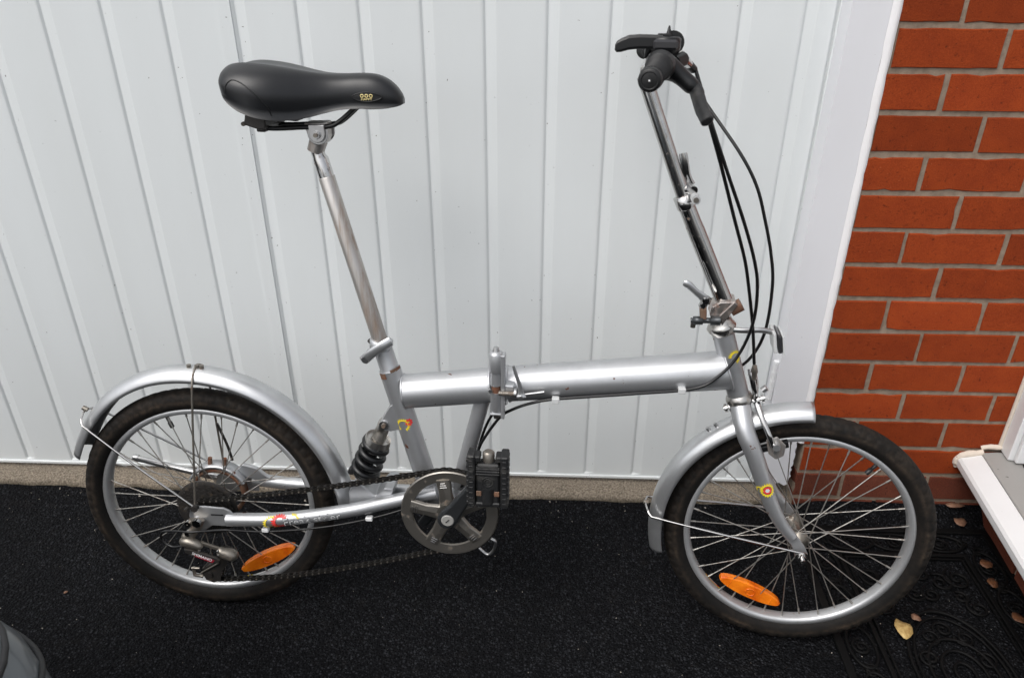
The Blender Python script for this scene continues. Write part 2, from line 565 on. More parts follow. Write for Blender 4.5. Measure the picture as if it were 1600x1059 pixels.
xs = [-40, -15, -6, -3.0] + [-2.4 + 0.05 * i for i in range(64)] + [1.2, 3, 8, 20, 40]
ys = [-40, -15, -6, -3, -1.8] + [-1.2 + 0.05 * i for i in range(20)] + [-0.2 + 0.02 * i for i in range(11)] + [0.06, 0.14]
g = MB()
vsx = []
for y in ys:
    for x in xs:
        jit = 0.0012 * noise.noise(Vector((x * 9, y * 9, 0)))
        vsx.append((x, y, ground_z(x, y) + jit - 0.0012))
nx = len(xs)
g.add(vsx, [(j * nx + i, j * nx + i + 1, (j + 1) * nx + i + 1, (j + 1) * nx + i) for j in range(len(ys) - 1) for i in range(nx - 1)])
tag(g.build('asphalt_ground', 'asphalt'), kind='structure')

# loose grit on the asphalt
gr = MB()
for i in range(420):
    x = random.uniform(-2.1, 0.35)
    y = random.uniform(-0.75, -0.005)
    if random.random() < 0.35:
        y = -abs(random.gauss(0, 0.05)) - 0.004
    s = random.choice((0.0004, 0.0005, 0.0006, 0.0008, 0.0010))
    if y > -0.03 and random.random() < 0.12:
        s = 0.0022
    z = ground_z(x, y) + s * 0.6
    vs8 = [Vector((x, y, z)) + Vector((random.uniform(-1, 1), random.uniform(-1, 1), random.uniform(-0.6, 0.9))) * s + Vector(d) * s for d in ((1, 0, 0), (-1, 0, 0), (0, 1, 0), (0, -1, 0), (0, 0, 1), (0, 0, -0.8))]
    gr.add(vs8, [(0, 2, 4), (2, 1, 4), (1, 3, 4), (3, 0, 4), (2, 0, 5), (1, 2, 5), (3, 1, 5), (0, 3, 5)], False)
tag(gr.build('grit', 'grit'), 'tiny pale grit specks scattered over the black asphalt', 'grit', kind='stuff')

# ------------------------------------------------------------------ concrete threshold under the garage door
cb = MB()
prof = [(0.012, -0.03), (0.006, 0.000), (0.004, 0.010), (0.007, 0.020), (0.016, 0.024), (0.035, 0.0265), (0.075, 0.027), (0.11, 0.027)]
nxs = 260
x0, x1 = -2.7, -0.108
vs, fs = [], []
for i in range(nxs + 1):
    x = lerp(x0, x1, i / nxs)
    for (y, z) in prof:
        w = 1.0 if z > 0 else 0.3
        dn = noise.noise(Vector((x * 9, y * 30, z * 30))) * 0.011 + noise.noise(Vector((x * 60, y * 60, z * 90))) * 0.0035
        vs.append((x, y + dn * w, z + noise.noise(Vector((x * 25 + 5, y * 40, z * 40))) * 0.003 * w))
k = len(prof)
for i in range(nxs):
    for j in range(k - 1):
        fs.append((i * k + j, (i + 1) * k + j, (i + 1) * k + j + 1, i * k + j + 1))
cb.add(vs, fs)
tag(cb.build('concrete_threshold', 'concrete'), 'rough weathered concrete strip under the white garage door', 'threshold')

# ------------------------------------------------------------------ garage door
door = empty('garage_door', (-1.0, 0.06, 0.042))
tag(door, 'white ribbed steel up-and-over garage door behind the bicycle', 'garage door')
RP, XD, OFF = 0.11574, -1.64398, -0.01972
ribs = [XD + RP * i + (OFF if i <= 2 else 0) for i in range(-8, 13)]
DT = 2.05
GD = 0.0033

def door_sheet(name, xa, xb, rib_list):
    px = [(xa, 0.0)]
    for r in rib_list:
        px += [(r - 0.0020, 0.0), (r + 0.0010, 0.0006), (r + 0.0052, GD), (r + 0.0068, GD), (r + 0.0150, GD * 0.52), (r + 0.0235, GD * 0.14), (r + 0.0255, 0.0)]
    px += [(xb, 0.0)]
    # the pressed ribs fade out above the bottom edge
    lv = [(0.0, 0.0), (0.006, 0.0), (0.0105, 1.0)] + [(z, 1.0) for z in (0.3, 0.7, 1.1, DT)]
    vs = []
    for (z, a) in lv:
        for (x, d) in px:
            wob = 0.0006 * noise.noise(Vector((x * 3, z * 2.2, 1.7)))
            vs.append((x + 1.0, d * a + wob, z))
    n = len(px)
    fs = [(j * n + i, j * n + i + 1, (j + 1) * n + i + 1, (j + 1) * n + i) for j in range(len(lv) - 1) for i in range(n - 1)]
    return MB().add(vs, fs, False).build(name, 'door', door)

XJ0, XJ1 = -1.3245, -1.2985                     # overlap strip between the two pressed sheets
door_sheet('pressed_sheet', -2.75, XJ0 + 0.004, [r for r in ribs if r < XJ0 - 0.03])
door_sheet('pressed_sheet', XJ1 - 0.008, -0.199, [r for r in ribs if r > XJ1 - 0.01 and r < -0.23])
js = MB()
js.prism([(XJ0 + 1.0, 0.0), (XJ1 + 1.0, 0.0), (XJ1 + 1.0, DT), (XJ0 + 1.0, DT)], -0.0022, 0.004)
js.build('joint_strip', 'door', door)
st = MB()
st.prism([(-0.199 + 1, 0.0), (-0.165 + 1, 0.0), (-0.165 + 1, DT), (-0.199 + 1, DT)], 0.0045, 0.02)
st.prism([(-0.193 + 1, 0.0), (-0.181 + 1, 0.0), (-0.181 + 1, DT), (-0.193 + 1, DT)], -0.003, 0.0045)
st.build('door_stile', 'door', door, bevel=0.0015)
lip = MB()
lip.box((-1.75, -0.0035, -0.004), (0.83, 0.012, 0.0032))
lip.build('bottom_lip', 'door', door, bevel=0.001)

# ------------------------------------------------------------------ door frame (jamb)
jamb = empty('door_jamb', (-0.155, 0.0, 0.05))
tag(jamb, 'flat white timber door jamb between the garage door and the brickwork, flaking at its foot', 'door jamb')
left = [(-0.190, 2.1), (-0.1905, 1.4), (-0.191, 1.0), (-0.1935, 0.6), (-0.195, 0.3), (-0.1955, 0.085)]
foot = [(-0.182, 0.078), (-0.168, 0.080), (-0.155, 0.076), (-0.143, 0.079), (-0.131, 0.071), (-0.1245, 0.074)]
right = []
for i in range(1, 28):
    z = 0.08 + i * 0.0065
    right.append((-0.120 + random.uniform(-0.0035, 0.001) + 0.004 * smooth((0.16 - z) / 0.1) * random.uniform(-1, 0.3), z))
right += [(-0.1205, 0.30), (-0.1215, 0.7), (-0.1225, 1.2), (-0.122, 2.1)]
jb = MB().prism([(x + 0.155, z - 0.05) for x, z in left + foot + right], 0.006, 0.11)
jb.build('jamb_board', 'jamb', jamb)
sl = MB()
vs = []
zz = [0.20 + i * 0.018 for i in range(106)]
for z in zz:
    a = -0.1225 + 0.0015 * noise.noise(Vector((z * 20, 0, 3)))
    b = -0.1085 + 0.0022 * noise.noise(Vector((z * 45, 7, 3)))
    vs += [(a + 0.155, 0.0055, z - 0.05), (lerp(a, b, 0.4) + 0.155, -0.0008, z - 0.05), (b + 0.155, -0.0016, z - 0.05), (b + 0.1553, 0.012, z - 0.05)]
sl.add(vs, [(i * 4 + j, i * 4 + j + 1, i * 4 + j + 5, i * 4 + j + 4) for i in range(len(zz) - 1) for j in range(3)])
sl.build('sealant_bead', 'sealant', jamb)
se = MB()
se.tube([(-0.1985 + 0.155, 0.018, 0.355), (-0.2005 + 0.155, 0.018, 0.255)], 0.0062, 10)
for i in range(5):
    t = i / 4
    se.tube([(lerp(-0.1985, -0.2005, t) + 0.155, 0.018, lerp(0.352, 0.262, t)), (lerp(-0.1985, -0.2005, t) + 0.155, 0.018, lerp(0.352, 0.262, t) - 0.004)], 0.0068, 10)
se.build('hinge_barrel', 'upvc', jamb)

# ------------------------------------------------------------------ brick wall
wall = empty('brick_wall', (0.1, 0.0, 0.0))
tag(wall, 'orange-red brick wall with grey-brown mortar joints beside the garage door', 'brick wall')
HP, ODD = 0.0977, -0.0115
WX0, WX1 = -0.1095, 0.56
mo = MB()
mo.box((WX0 + 0.002 - 0.1, 0.0024, -0.05), (WX1 - 0.1, 0.11, 1.93))
mo.build('mortar_bed', 'mortar', wall)
GAP = 0.0105
for n in range(-11, 15):
    zt = 1.05 - 0.075 * n + 0.043 - GAP / 2
    zb = zt - 0.075 + GAP
    base = (ODD + HP) if n % 2 == 0 else 0.0
    k = -3
    while True:
        xa = base + 2 * HP * k + GAP * 0.45
        xb = xa + 2 * HP - GAP * 0.9
        k += 1
        if xb < WX0 + 0.01:
            continue
        if xa > WX1 - 0.03:
            break
        xa2, xb2 = max(xa, WX0), min(xb, WX1)
        if xb2 - xa2 < 0.02:
            continue
        j = lambda s=0.0012: random.uniform(-s, s)
        a = (xa2 + (j() if xa2 > WX0 else j(0.0008)), -0.001 + j(0.0009), zb + j())
        b = (xb2 + j(), 0.09, zt + j())
        cx, cz = (a[0] + b[0]) / 2, (a[2] + b[2]) / 2
        hx, hz = (b[0] - a[0]) / 2, (b[2] - a[2]) / 2
        per = [(lerp(-hx, hx, i / 7), -hz) for i in range(7)] + [(hx, lerp(-hz, hz, i / 3)) for i in range(3)] + [(lerp(hx, -hx, i / 7), hz) for i in range(7)] + [(-hx, lerp(hz, -hz, i / 3)) for i in range(3)]
        seed_ = random.uniform(0, 99)
        ringo, ringi, ringb = [], [], []
        for i, (x_, z_) in enumerate(per):
            jx, jz = (noise.noise(Vector((i * 1.7, seed_ + d_, 1.0))) * 0.0014 for d_ in (0, 40))
            if random.random() < 0.05:                    # a chipped arris
                jx, jz = jx - math.copysign(0.003, x_) * (abs(x_) > hx * 0.95), jz - math.copysign(0.003, z_) * (abs(z_) > hz * 0.95)
            ringo.append((x_ + jx, 0.0010, z_ + jz))
            ringi.append(((x_ + jx) * (1 - 0.0014 / hx), a[1] + j(0.0003), (z_ + jz) * (1 - 0.0014 / hz)))
            ringb.append((x_ * 0.99, 0.05, z_ * 0.98))
        k_ = len(per)
        bk = MB().add(ringi + ringo + ringb, [tuple(range(k_))] + [(i, k_ + i, k_ + (i + 1) % k_, (i + 1) % k_) for i in range(k_)] + [(k_ + i, 2 * k_ + i, 2 * k_ + (i + 1) % k_, k_ + (i + 1) % k_) for i in range(k_)], False)
        o = bk.build('brick', 'brick' if n < 13 else 'brick_dark', wall)
        o.location = (cx - 0.1, 0, cz)

# ------------------------------------------------------------------ porch: brick plinth, sill and door frame
porch = empty('porch_door', (0.335, -0.005, 0.0), (0, 0, radians(-5.0)))
tag(porch, 'white plastic porch door frame with grey threshold and jutting white sill', 'porch door')
SILL = -0.75
pl = MB()
sl = MB()
# sill section in local (x, z): nose on the left
sec = [(-0.090, 0.152), (-0.0935, 0.156), (-0.0935, 0.172), (-0.089, 0.178), (-0.046, 0.190), (-0.046, 0.160), (0.02, 0.158), (0.02, 0.150)]
def along(mb, sec, ya, yb, smooth=False):
    n = len(sec)
    vs = [(x, ya, z) for x, z in sec] + [(x, yb, z) for x, z in sec]
    fs = [tuple(range(n)), tuple(range(2 * n - 1, n - 1, -1))] + [(i, i + n, (i + 1) % n + n, (i + 1) % n) for i in range(n)]
    return mb.add(vs, fs, smooth)
along(sl, sec, SILL, -0.012).build('sill', 'upvc', porch, bevel=0.0025)
along(MB(), [(-0.0455, 0.186), (-0.0455, 0.1915), (-0.012, 0.196), (0.022, 0.197), (0.06, 0.197), (0.06, 0.186)], SILL, -0.006).build('threshold', 'upvc_grey', porch, bevel=0.002)
# frame upright against the brick wall and the door leaf beyond it
fr = MB()
along(fr, [(-0.006, 0.199), (-0.006, 1.9), (0.06, 1.9), (0.06, 0.199)], -0.040, 0.003)
fr.build('frame_post', 'upvc', porch, bevel=0.002)
fb = MB()
along(fb, [(0.004, 0.2015), (0.004, 1.9), (0.06, 1.9), (0.06, 0.2015)], -0.054, -0.0415)
fb.build('frame_bead', 'upvc', porch, bevel=0.003)
lf = MB()
along(lf, [(0.024, 0.204), (0.024, 1.9), (0.06, 1.9), (0.06, 0.204)], SILL, -0.0555)
lf.build('door_leaf', 'upvc', porch, bevel=0.002)
gk = MB()
along(gk, [(0.020, 0.1975), (0.020, 0.2035), (0.05, 0.2035), (0.05, 0.1975)], SILL, -0.0545)
gk.build('gasket', 'seam', porch)
# mortar fillets where the sill meets the brick
pf = MB()
pts = spline([(-0.088, -0.006, 0.150), (-0.0935, -0.007, 0.168), (-0.080, -0.008, 0.184), (-0.055, -0.008, 0.190), (-0.043, -0.008, 0.194)], 6)
pf.tube(pts, [0.0078 + 0.0024 * noise.noise(p * 120) for p in pts], 10, flat=0.8)
pts = spline([(-0.047, 0.000, 0.200), (-0.03, -0.002, 0.206), (-0.006, -0.003, 0.206)], 6)
pf.tube(pts, [0.0062 + 0.0022 * noise.noise(p * 120) for p in pts], 10)
pts = [(-0.0085 + 0.0012 * noise.noise(Vector((i, 2, 0))), 0.0005, 0.206 + i * 0.02) for i in range(70)]
pf.tube(pts, [0.0045 + 0.001 * noise.noise(Vector((i * 1.7, 5, 0))) for i in range(70)], 8)
pf.build('mortar_fillet', 'putty', porch)
# plinth bricks under the sill
mp = MB()
mp.box((0.0045, SILL, -0.02), (0.06, -0.002, 0.149))
mp.build('plinth_mortar', 'mortar', porch)
for r in range(2):
    y = -0.004 if r == 0 else 0.08
    while y > SILL:
        ya, yb = max(y - 0.185, SILL + 0.002), min(y, -0.004)
        if yb - ya > 0.02:
            o = MB().box((-0.001, -(yb - ya) / 2, -0.032), (0.05, (yb - ya) / 2, 0.032), 0.002).build('brick', 'brick_dark', porch)  # plinth below the sill takes the darker brick colour
            o.location = (0, (ya + yb) / 2, 0.035 + 0.075 * r)
        y -= 0.1954
# ------------------------------------------------------------------ rubber door mat
mx0, mx1, my0, my1 = -0.122, 0.328, -0.85, -0.055
mcx, mcy = (mx0 + mx1) / 2, (my0 + my1) / 2
dm = empty('doormat', (mcx, mcy, 0.0))
tag(dm, 'black openwork rubber doormat with scrolls and ovals in front of the porch sill', 'doormat')
W2, H2 = (mx1 - mx0) / 2, (my1 - my0) / 2
base = MB()
for a, b in (((-W2, -H2), (W2, -H2 + 0.016)), ((-W2, H2 - 0.016), (W2, H2)), ((-W2, -H2 + 0.016), (-W2 + 0.016, H2 - 0.016)), ((W2 - 0.016, -H2 + 0.016), (W2, H2 - 0.016))):
    base.box((a[0], a[1], 0.0005), (b[0], b[1], 0.0075))
base.build('outer_border', 'mat', dm, bevel=0.002)
for ins, wd, hh in ((0.082, 0.009, 0.0072), (0.096, 0.004, 0.0064)):
    ib = MB()
    x, y = W2 - ins, H2 - ins
    for a, b in (((-x, -y), (x, -y + wd)), ((-x, y - wd), (x, y)), ((-x, -y + wd), (-x + wd, y - wd)), ((x - wd, -y + wd), (x, y - wd))):
        ib.box((a[0], a[1], 0.0005), (b[0], b[1], hh))
    ib.build('inner_border', 'mat', dm, bevel=0.0015)

def ring_pts(cx, cy, rx, ry, n=30, z=0.0042):
    return [(cx + rx * cos(2 * pi * i / n), cy + ry * sin(2 * pi * i / n), z) for i in range(n)]

def spiral_pts(cx, cy, r0, r1, a0, turns, n=30, sx=1.0, sy=1.0, z=0.0042):
    out = []
    for i in range(n + 1):
        t = i / n
        r = lerp(r0, r1, t)
        a = a0 + turns * 2 * pi * t
        out.append((cx + sx * r * cos(a), cy + sy * r * sin(a), z))
    return out

ci = 0
bx, by = W2 - 0.049, H2 - 0.049
spots = []
nn = 6
for i in range(nn):
    for s in (-1, 1):
        spots.append((s * bx, lerp(-by + 0.075, by - 0.075, i / (nn - 1)), 0.026, 0.05))
for i in range(3):
    for s in (-1, 1):
        spots.append((lerp(-bx + 0.075, bx - 0.075, i / 2), s * by, 0.05, 0.026))
for (x, y, rx, ry) in spots:
    b = MB()
    b.tube(ring_pts(x, y, rx, ry), 0.0032, 8, closed=True)
    b.tube(spiral_pts(x, y, min(rx, ry) * 0.75, 0.004, ci * 1.3, 1.6, 22, 1.0, 1.0, 0.0038), 0.0026, 7)
    for sgn in (-1, 1):
        if ry > rx:
            b.tube(spiral_pts(x, y + sgn * ry * 1.02, 0.014, 0.003, sgn * 0.6, 1.2, 16, 1, 1, 0.0036), 0.0024, 7)
        else:
            b.tube(spiral_pts(x + sgn * rx * 1.02, y, 0.014, 0.003, sgn * 0.6, 1.2, 16, 1, 1, 0.0036), 0.0024, 7)
    b.build('scroll', 'mat', dm)
    ci += 1
ix, iy = W2 - 0.11, H2 - 0.11
b = MB()
b.tube(ring_pts(0, 0, ix * 0.80, iy * 0.52, 60), 0.0036, 8, closed=True)
b.tube(ring_pts(0, 0, ix * 0.71, iy * 0.46, 60), 0.0026, 8, closed=True)
b.build('oval', 'mat', dm)
for k, (rx, ry) in enumerate(((0.062, 0.08), (0.040, 0.052), (0.018, 0.024))):
    MB().tube(ring_pts(0, 0, rx, ry, 40), 0.0033, 8, closed=True).build('oval', 'mat', dm)
for i in range(10):
    a = 2 * pi * i / 10 + 0.3
    x, y = ix * 0.52 * cos(a) * 0.95, iy * 0.36 * sin(a)
    MB().tube(spiral_pts(x, y, 0.020, 0.004, a + 2, 1.5 * (1 if i % 2 else -1), 22), 0.0028, 7).build('scroll', 'mat', dm)
for sx in (-1, 1):
    for sy in (-1, 1):
        for (fx, fy, r0, tn) in ((0.80, 0.84, 0.030, 1.6), (0.45, 0.80, 0.026, -1.5), (0.86, 0.56, 0.024, 1.4), (0.15, 0.68, 0.020, 1.4), (0.66, 0.66, 0.016, -1.3), (0.12, 0.88, 0.022, -1.4)):
            MB().tube(spiral_pts(sx * ix * fx, sy * iy * fy, r0, 0.004, 1.0 * sx + sy, tn * sx * sy, 24), 0.0030, 7).build('scroll', 'mat', dm)

# ------------------------------------------------------------------ fallen leaves
def leaf(name, x, y, z, pts, ang, m, label, group=None, lift=0.004):
    n = len(pts)
    ca, sa = cos(ang), sin(ang)
    mb = MB()
    vs = [(0, 0, lift)]
    for ring_, f in ((0, 0.5), (1, 1.0)):
        for (px, py) in pts:
            qx, qy = px * f, py * f
            zz = lift * (1 - f) + 0.002 * f + 0.004 * f * noise.noise(Vector((qx * 60 + x * 9, qy * 60, 2)))
            vs.append((qx * ca - qy * sa, qx * sa + qy * ca, max(zz, 0.0)))
    fs = [(0, 1 + i, 1 + (i + 1) % n) for i in range(n)] + [(1 + i, 1 + n + i, 1 + n + (i + 1) % n, 1 + (i + 1) % n) for i in range(n)]
    mb.add(vs, fs)
    o = mb.build(name, m, solid=0.0006)
    o.location = (x, y, z)
    tag(o, label, 'leaf', group)
    return o
birch = [(0.0, 0.026), (0.009, 0.020), (0.020, 0.010), (0.0215, 0.002), (0.017, -0.010), (0.006, -0.019), (-0.004, -0.024), (-0.009, -0.021), (-0.013, -0.006), (-0.011, 0.012), (-0.005, 0.022)]
bits = [(0.001, 0.0095), (0.0040, 0.0080), (0.0066, 0.0060), (0.0086, 0.0018), (0.0098, -0.0022), (0.0072, -0.0052), (0.0042, -0.0078), (-0.0008, -0.0072), (-0.0052, -0.0066), (-0.0075, -0.0020), (-0.0090, 0.0026), (-0.0050, 0.0066)]
leaf('fallen_leaf', 0.020, -0.357, 0.008, birch, 0.1, 'leaf_yellow', 'large pale yellow heart-shaped leaf lying on the black doormat')
leaf('fallen_leaf', 0.060, -0.326, 0.008, [(x * 0.9, y * 1.2) for x, y in bits], 0.8, 'leaf_tan', 'small pinkish tan leaf scrap next to the yellow leaf on the doormat')
G4 = 'brown leaves caught in the doormat'
L4 = 'brown dead leaf caught in the oval openings along the doormat edge by the sill'
leaf('fallen_leaf', 0.2751, -0.1675, 0.006, [(x * 1.5, y * 1.5) for x, y in bits], 0.3, 'leaf_brown', L4, G4)
leaf('fallen_leaf', 0.2631, -0.2237, 0.006, [(x * 1.6, y * 1.3) for x, y in bits], 1.3, 'leaf_brown', L4, G4)
leaf('fallen_leaf', 0.2700, -0.3178, 0.006, [(x * 1.7, y * 1.5) for x, y in bits], 2.2, 'leaf_brown', L4, G4)
leaf('fallen_leaf', 0.268, -0.012, 0.038, [(x * 2.4, y * 0.9) for x, y in bits], 0.0, 'leaf_tan', 'flat tan leaf against the foot of the brick wall near the porch plinth')
leaf('fallen_leaf', 0.2755, -0.040, 0.012, [(x * 1.7, y * 1.6) for x, y in bits], 0.9, 'leaf_tan', 'crumpled pinkish brown leaf just off the doormat corner by the wall')
leaf('fallen_leaf', -1.7101, -0.3244, 0.001, [(x * 0.45, y * 0.3) for x, y in bits], 0.9, 'leaf_tan', 'tiny orange leaf crumb alone on the asphalt behind the rear wheel', lift=0.003)

# ------------------------------------------------------------------ parked car: only its front corner shows, low left
CX, CY, CW, CL, CD = -2.085, -0.745, 0.85, 3.6, 0.30
car = empty('parked_car', (CX, CY, 0.0))
tag(car, 'grey rounded front corner of a parked car with dark panel seams', 'car')
def car_half(d):
    d = min(max(d, 0.0), CD)
    return CW * (1 - (1 - d / CD) ** 3) ** (1 / 3)
def car_top(d):
    tab = ((0, 0.50), (0.05, 0.575), (0.15, 0.62), (0.5, 0.72), (1.0, 0.80), (1.15, 0.84), (3.3, 0.86), (3.55, 0.80), (3.6, 0.72))
    for i in range(len(tab) - 1):
        if tab[i][0] <= d <= tab[i + 1][0]:
            return lerp(tab[i][1], tab[i + 1][1], (d - tab[i][0]) / (tab[i + 1][0] - tab[i][0]))
    return tab[-1][1]
def car_section(d, n=24):
    hw, zt, zb = car_half(d) if d < 3.3 else CW * (1 - 0.25 * ((d - 3.3) / 0.3) ** 2), car_top(d), 0.19
    zm = (0.46 + zb) / 2
    pts = []
    for i in range(n + 1):
        a_ = pi * i / n
        c_, s_ = cos(a_), sin(a_)
        x_ = hw * (abs(c_) ** 0.38) * (1 if c_ >= 0 else -1)
        pts.append((x_, 0.46 + (zt - 0.46) * (abs(s_) ** 0.75)))
    low = [(-hw * 0.995, 0.36), (-hw * 0.955, zb), (hw * 0.955, zb), (hw * 0.995, 0.36)]
    return pts + low
ds = [0.0006, 0.004, 0.012, 0.025, 0.045, 0.07, 0.10, 0.14, 0.18, 0.23, 0.30, 0.45, 0.65, 0.9, 1.1, 1.6, 2.2, 2.8, 3.2, 3.4, 3.52, 3.6]
rows = [car_section(d) for d in ds]
k = len(rows[0])
vs = [(x, -d, z) for d, r_ in zip(ds, rows) for (x, z) in r_]
cb_ = MB().add(vs, [(i * k + j, i * k + (j + 1) % k, (i + 1) * k + (j + 1) % k, (i + 1) * k + j) for i in range(len(ds) - 1) for j in range(k)])
cb_.add(vs[:k], [tuple(range(k))], False).add(vs[-k:], [tuple(range(k - 1, -1, -1))], False)
cb_.build('body', 'bumper', car)
cab = MB()
cst = [(1.0, 0.80, 0.66), (1.35, 1.05, 0.64), (1.75, 1.30, 0.60), (2.1, 1.38, 0.585), (2.8, 1.38, 0.58), (3.2, 1.28, 0.60), (3.5, 0.85, 0.64)]
vs = []
for (d, z, hw) in cst:
    vs += [(-hw - 0.06, -d, 0.80), (-hw, -d, z - 0.05), (-hw + 0.10, -d, z), (hw - 0.10, -d, z), (hw, -d, z - 0.05), (hw + 0.06, -d, 0.80)]
cab.add(vs, [(i * 6 + j, i * 6 + j + 1, (i + 1) * 6 + j + 1, (i + 1) * 6 + j) for i in range(len(cst) - 1) for j in range(5)])
cab.build('cabin', 'refl_clear', car)
def shell(d, u):
    """point on the upper body: u 0 = right side .. 1 = left side, slightly proud"""
    sec = car_section(d, 48)
    i = u * 48
    i0 = min(int(i), 47)
    x_ = lerp(sec[i0][0], sec[i0 + 1][0], i - i0)
    z_ = lerp(sec[i0][1], sec[i0 + 1][1], i - i0)
    return Vector((x_, -d, z_))
MB().tube([shell(0.03 + 0.0 * i, u) for i, u in enumerate([0.02 + 0.96 * q / 50 for q in range(51)])], 0.004, 8).build('panel_seam', 'seam', car)
for sgn in (0, 1):
    MB().tube([shell(d, 0.155 if sgn == 0 else 0.845) for d in [0.035 + 0.95 * q / 40 for q in range(41)]], 0.004, 8).build('panel_seam', 'seam', car)
    MB().tube([shell(0.035 + 0.18 * q / 16, (0.03 + 0.06 * q / 16) if sgn == 0 else 1 - (0.03 + 0.06 * q / 16)) for q in range(17)], 0.004, 8).build('panel_seam', 'seam', car)
for sx in (-1, 1):
    for d in (0.72, 2.95):
        t_ = MB()
        tp = [(0.17, -0.085), (0.27, -0.09), (0.292, -0.075), (0.298, -0.04), (0.298, 0.04), (0.292, 0.075), (0.27, 0.09), (0.17, 0.085)]
        n_ = 44
        vs = []
        for i in range(n_):
            a_ = 2 * pi * i / n_
            for (r_, o_) in tp:
                vs.append((sx * 0.765 + o_, -d + r_ * cos(a_), 0.298 + r_ * sin(a_)))
        kk = len(tp)
        t_.add(vs, [(i * kk + j, i * kk + (j + 1) % kk, ((i + 1) % n_) * kk + (j + 1) % kk, ((i + 1) % n_) * kk + j) for i in range(n_) for j in range(kk)])
        wo = t_.build('wheel', 'black', car)
        MB().tube([(sx * 0.70, -d, 0.298), (sx * 0.845, -d, 0.298), (sx * 0.852, -d, 0.298)], [0.172, 0.172, 0.12], 32).build('hub_cap', 'alloy', wo)

# ================================================================== the bicycle
# bike space: X along the bike (rear to front), Z up in the wheel plane, -Y towards the camera side; V(s, h, w): w = distance to the near side
LEAN, AZ = radians(6.5), radians(-2.13)
bike = empty('folding_bicycle', (-1.35965, -0.33388, -0.0045), (-LEAN, 0, AZ))
tag(bike, 'silver folding bicycle with black saddle leaning on the white garage door', 'bicycle')
def V(s, h, w=0.0):
    return Vector((s, -w, h))

HUB_R, HUB_F = V(0, 0.25), V(1.128, 0.25)
HT, HB = V(0.9491, 0.6559), V(0.9916, 0.5306)
STEER = radians(-4.0)
ax = (HT - HB).normalized()
MS = Matrix.Translation(HB) @ Matrix.Rotation(STEER, 4, ax) @ Matrix.Translation(-HB)

def part(mb, name, m, parent=None, steer=False, **kw):
    if parent is None:
        return mb.build(name, m, bike, mw=MS if steer else None, **kw)
    return mb.build(name, m, parent, **kw)

# sub-parts whose parent carries the steering matrix or an own origin: undo nothing, parents sit at identity unless given
# ---- wrapping of flat decals onto a tube
def wrapper(a, b, r, t, phi, lift=0.0006):
    """maps flat (u along axis, v across) onto the tube surface a->b; phi: angle of the decal centre, 0 = facing -Y, positive = up"""
    a, b = Vector(a), Vector(b)
    d = (b - a).normalized()
    near = Vector((0, -1, 0))
    near = (near - d * near.dot(d)).normalized()
    upv = d.cross(near)
    if upv.z < 0:
        upv = -upv
    c = a + (b - a) * t
    def f(u, v, extra=0.0):
        an = phi + v / r
        return c + d * u + (near * cos(an) + upv * sin(an)) * (r + lift + extra)
    return f

def cog(mb, f, r0, r1, teeth, ang0=0.0, ang1=2 * pi, extra=0.0, cu=0.0, cv=0.0, sq=1.0):
    """ring with saw teeth"""
    n = teeth * 4
    vs, fs = [], []
    for i in range(n + 1):
        a = lerp(ang0, ang1, i / n)
        ro = r1 if i % 4 in (1, 2) else r1 * 0.80
        vs += [f(cu + r0 * cos(a) * sq, cv + r0 * sin(a), extra), f(cu + ro * cos(a) * sq, cv + ro * sin(a), extra)]
    for i in range(n):
        fs.append((2 * i, 2 * i + 1, 2 * i + 3, 2 * i + 2))
    mb.add(vs, fs)

def sundecal(parent, f, size):
    y = MB()
    cog(y, f, size * 0.62, size, 18)
    y.build('sun_decal', 'yellow', parent)
    r = MB()
    cog(r, f, size * 0.02, size * 0.58, 11, 0, 2 * pi, 0.0002)
    r.build('sun_decal', 'red', parent)
    w = MB()
    cog(w, f, size * 0.01, size * 0.30, 6, 0, 2 * pi, 0.0004)
    w.build('sun_decal', 'letter', parent)

# ---- frame tubes
S0, S1 = V(0.3575, 0.6175), V(0.4395, 0.302)
dS = (S1 - S0).normalized()
p = MB()
p.tube([S0 + dS * 0.062, S1 + dS * 0.02], 0.0198, 24)
seat_tube = part(p, 'seat_tube', 'silver')
p = MB()
p.tube([S0 + dS * 0.008, S0 + dS * 0.060, S0 + dS * 0.066], [0.0168, 0.0172, 0.0196], 24)
part(p, 'seat_lug', 'silver')
rr_ = MB()
f = wrapper(S0 + dS * 0.062, S1, 0.0200, 0.012, 0.0)
for (u0, u1, v0, v1) in ((-0.0075, -0.002, 0.006, 0.030), (-0.003, 0.008, -0.018, -0.004)):
    vs = []
    for i in range(13):
        v = lerp(v0, v1, i / 12)
        vs += [f(u0 + 0.0015 * noise.noise(Vector((v * 300, 1, 0))), v), f(u1 + 0.002 * noise.noise(Vector((v * 300, 4, 0))), v)]
    rr_.add(vs, [(2 * i, 2 * i + 1, 2 * i + 3, 2 * i + 2) for i in range(12)])
rr_.build('rust_patch', 'rusty', seat_tube)
q = wrapper(S0 + dS * 0.062, S1, 0.0198, 0.40, radians(-8))
ysun = MB()
cog(ysun, q, 0.0085, 0.0135, 18, 0.3, 5.6)
ysun.build('sun_decal', 'yellow', seat_tube)
ysun = MB()
cog(ysun, lambda u, v, e=0: q(u - 0.003, v + 0.012, e), 0.002, 0.0075, 8)
ysun.build('sun_decal', 'red', seat_tube)

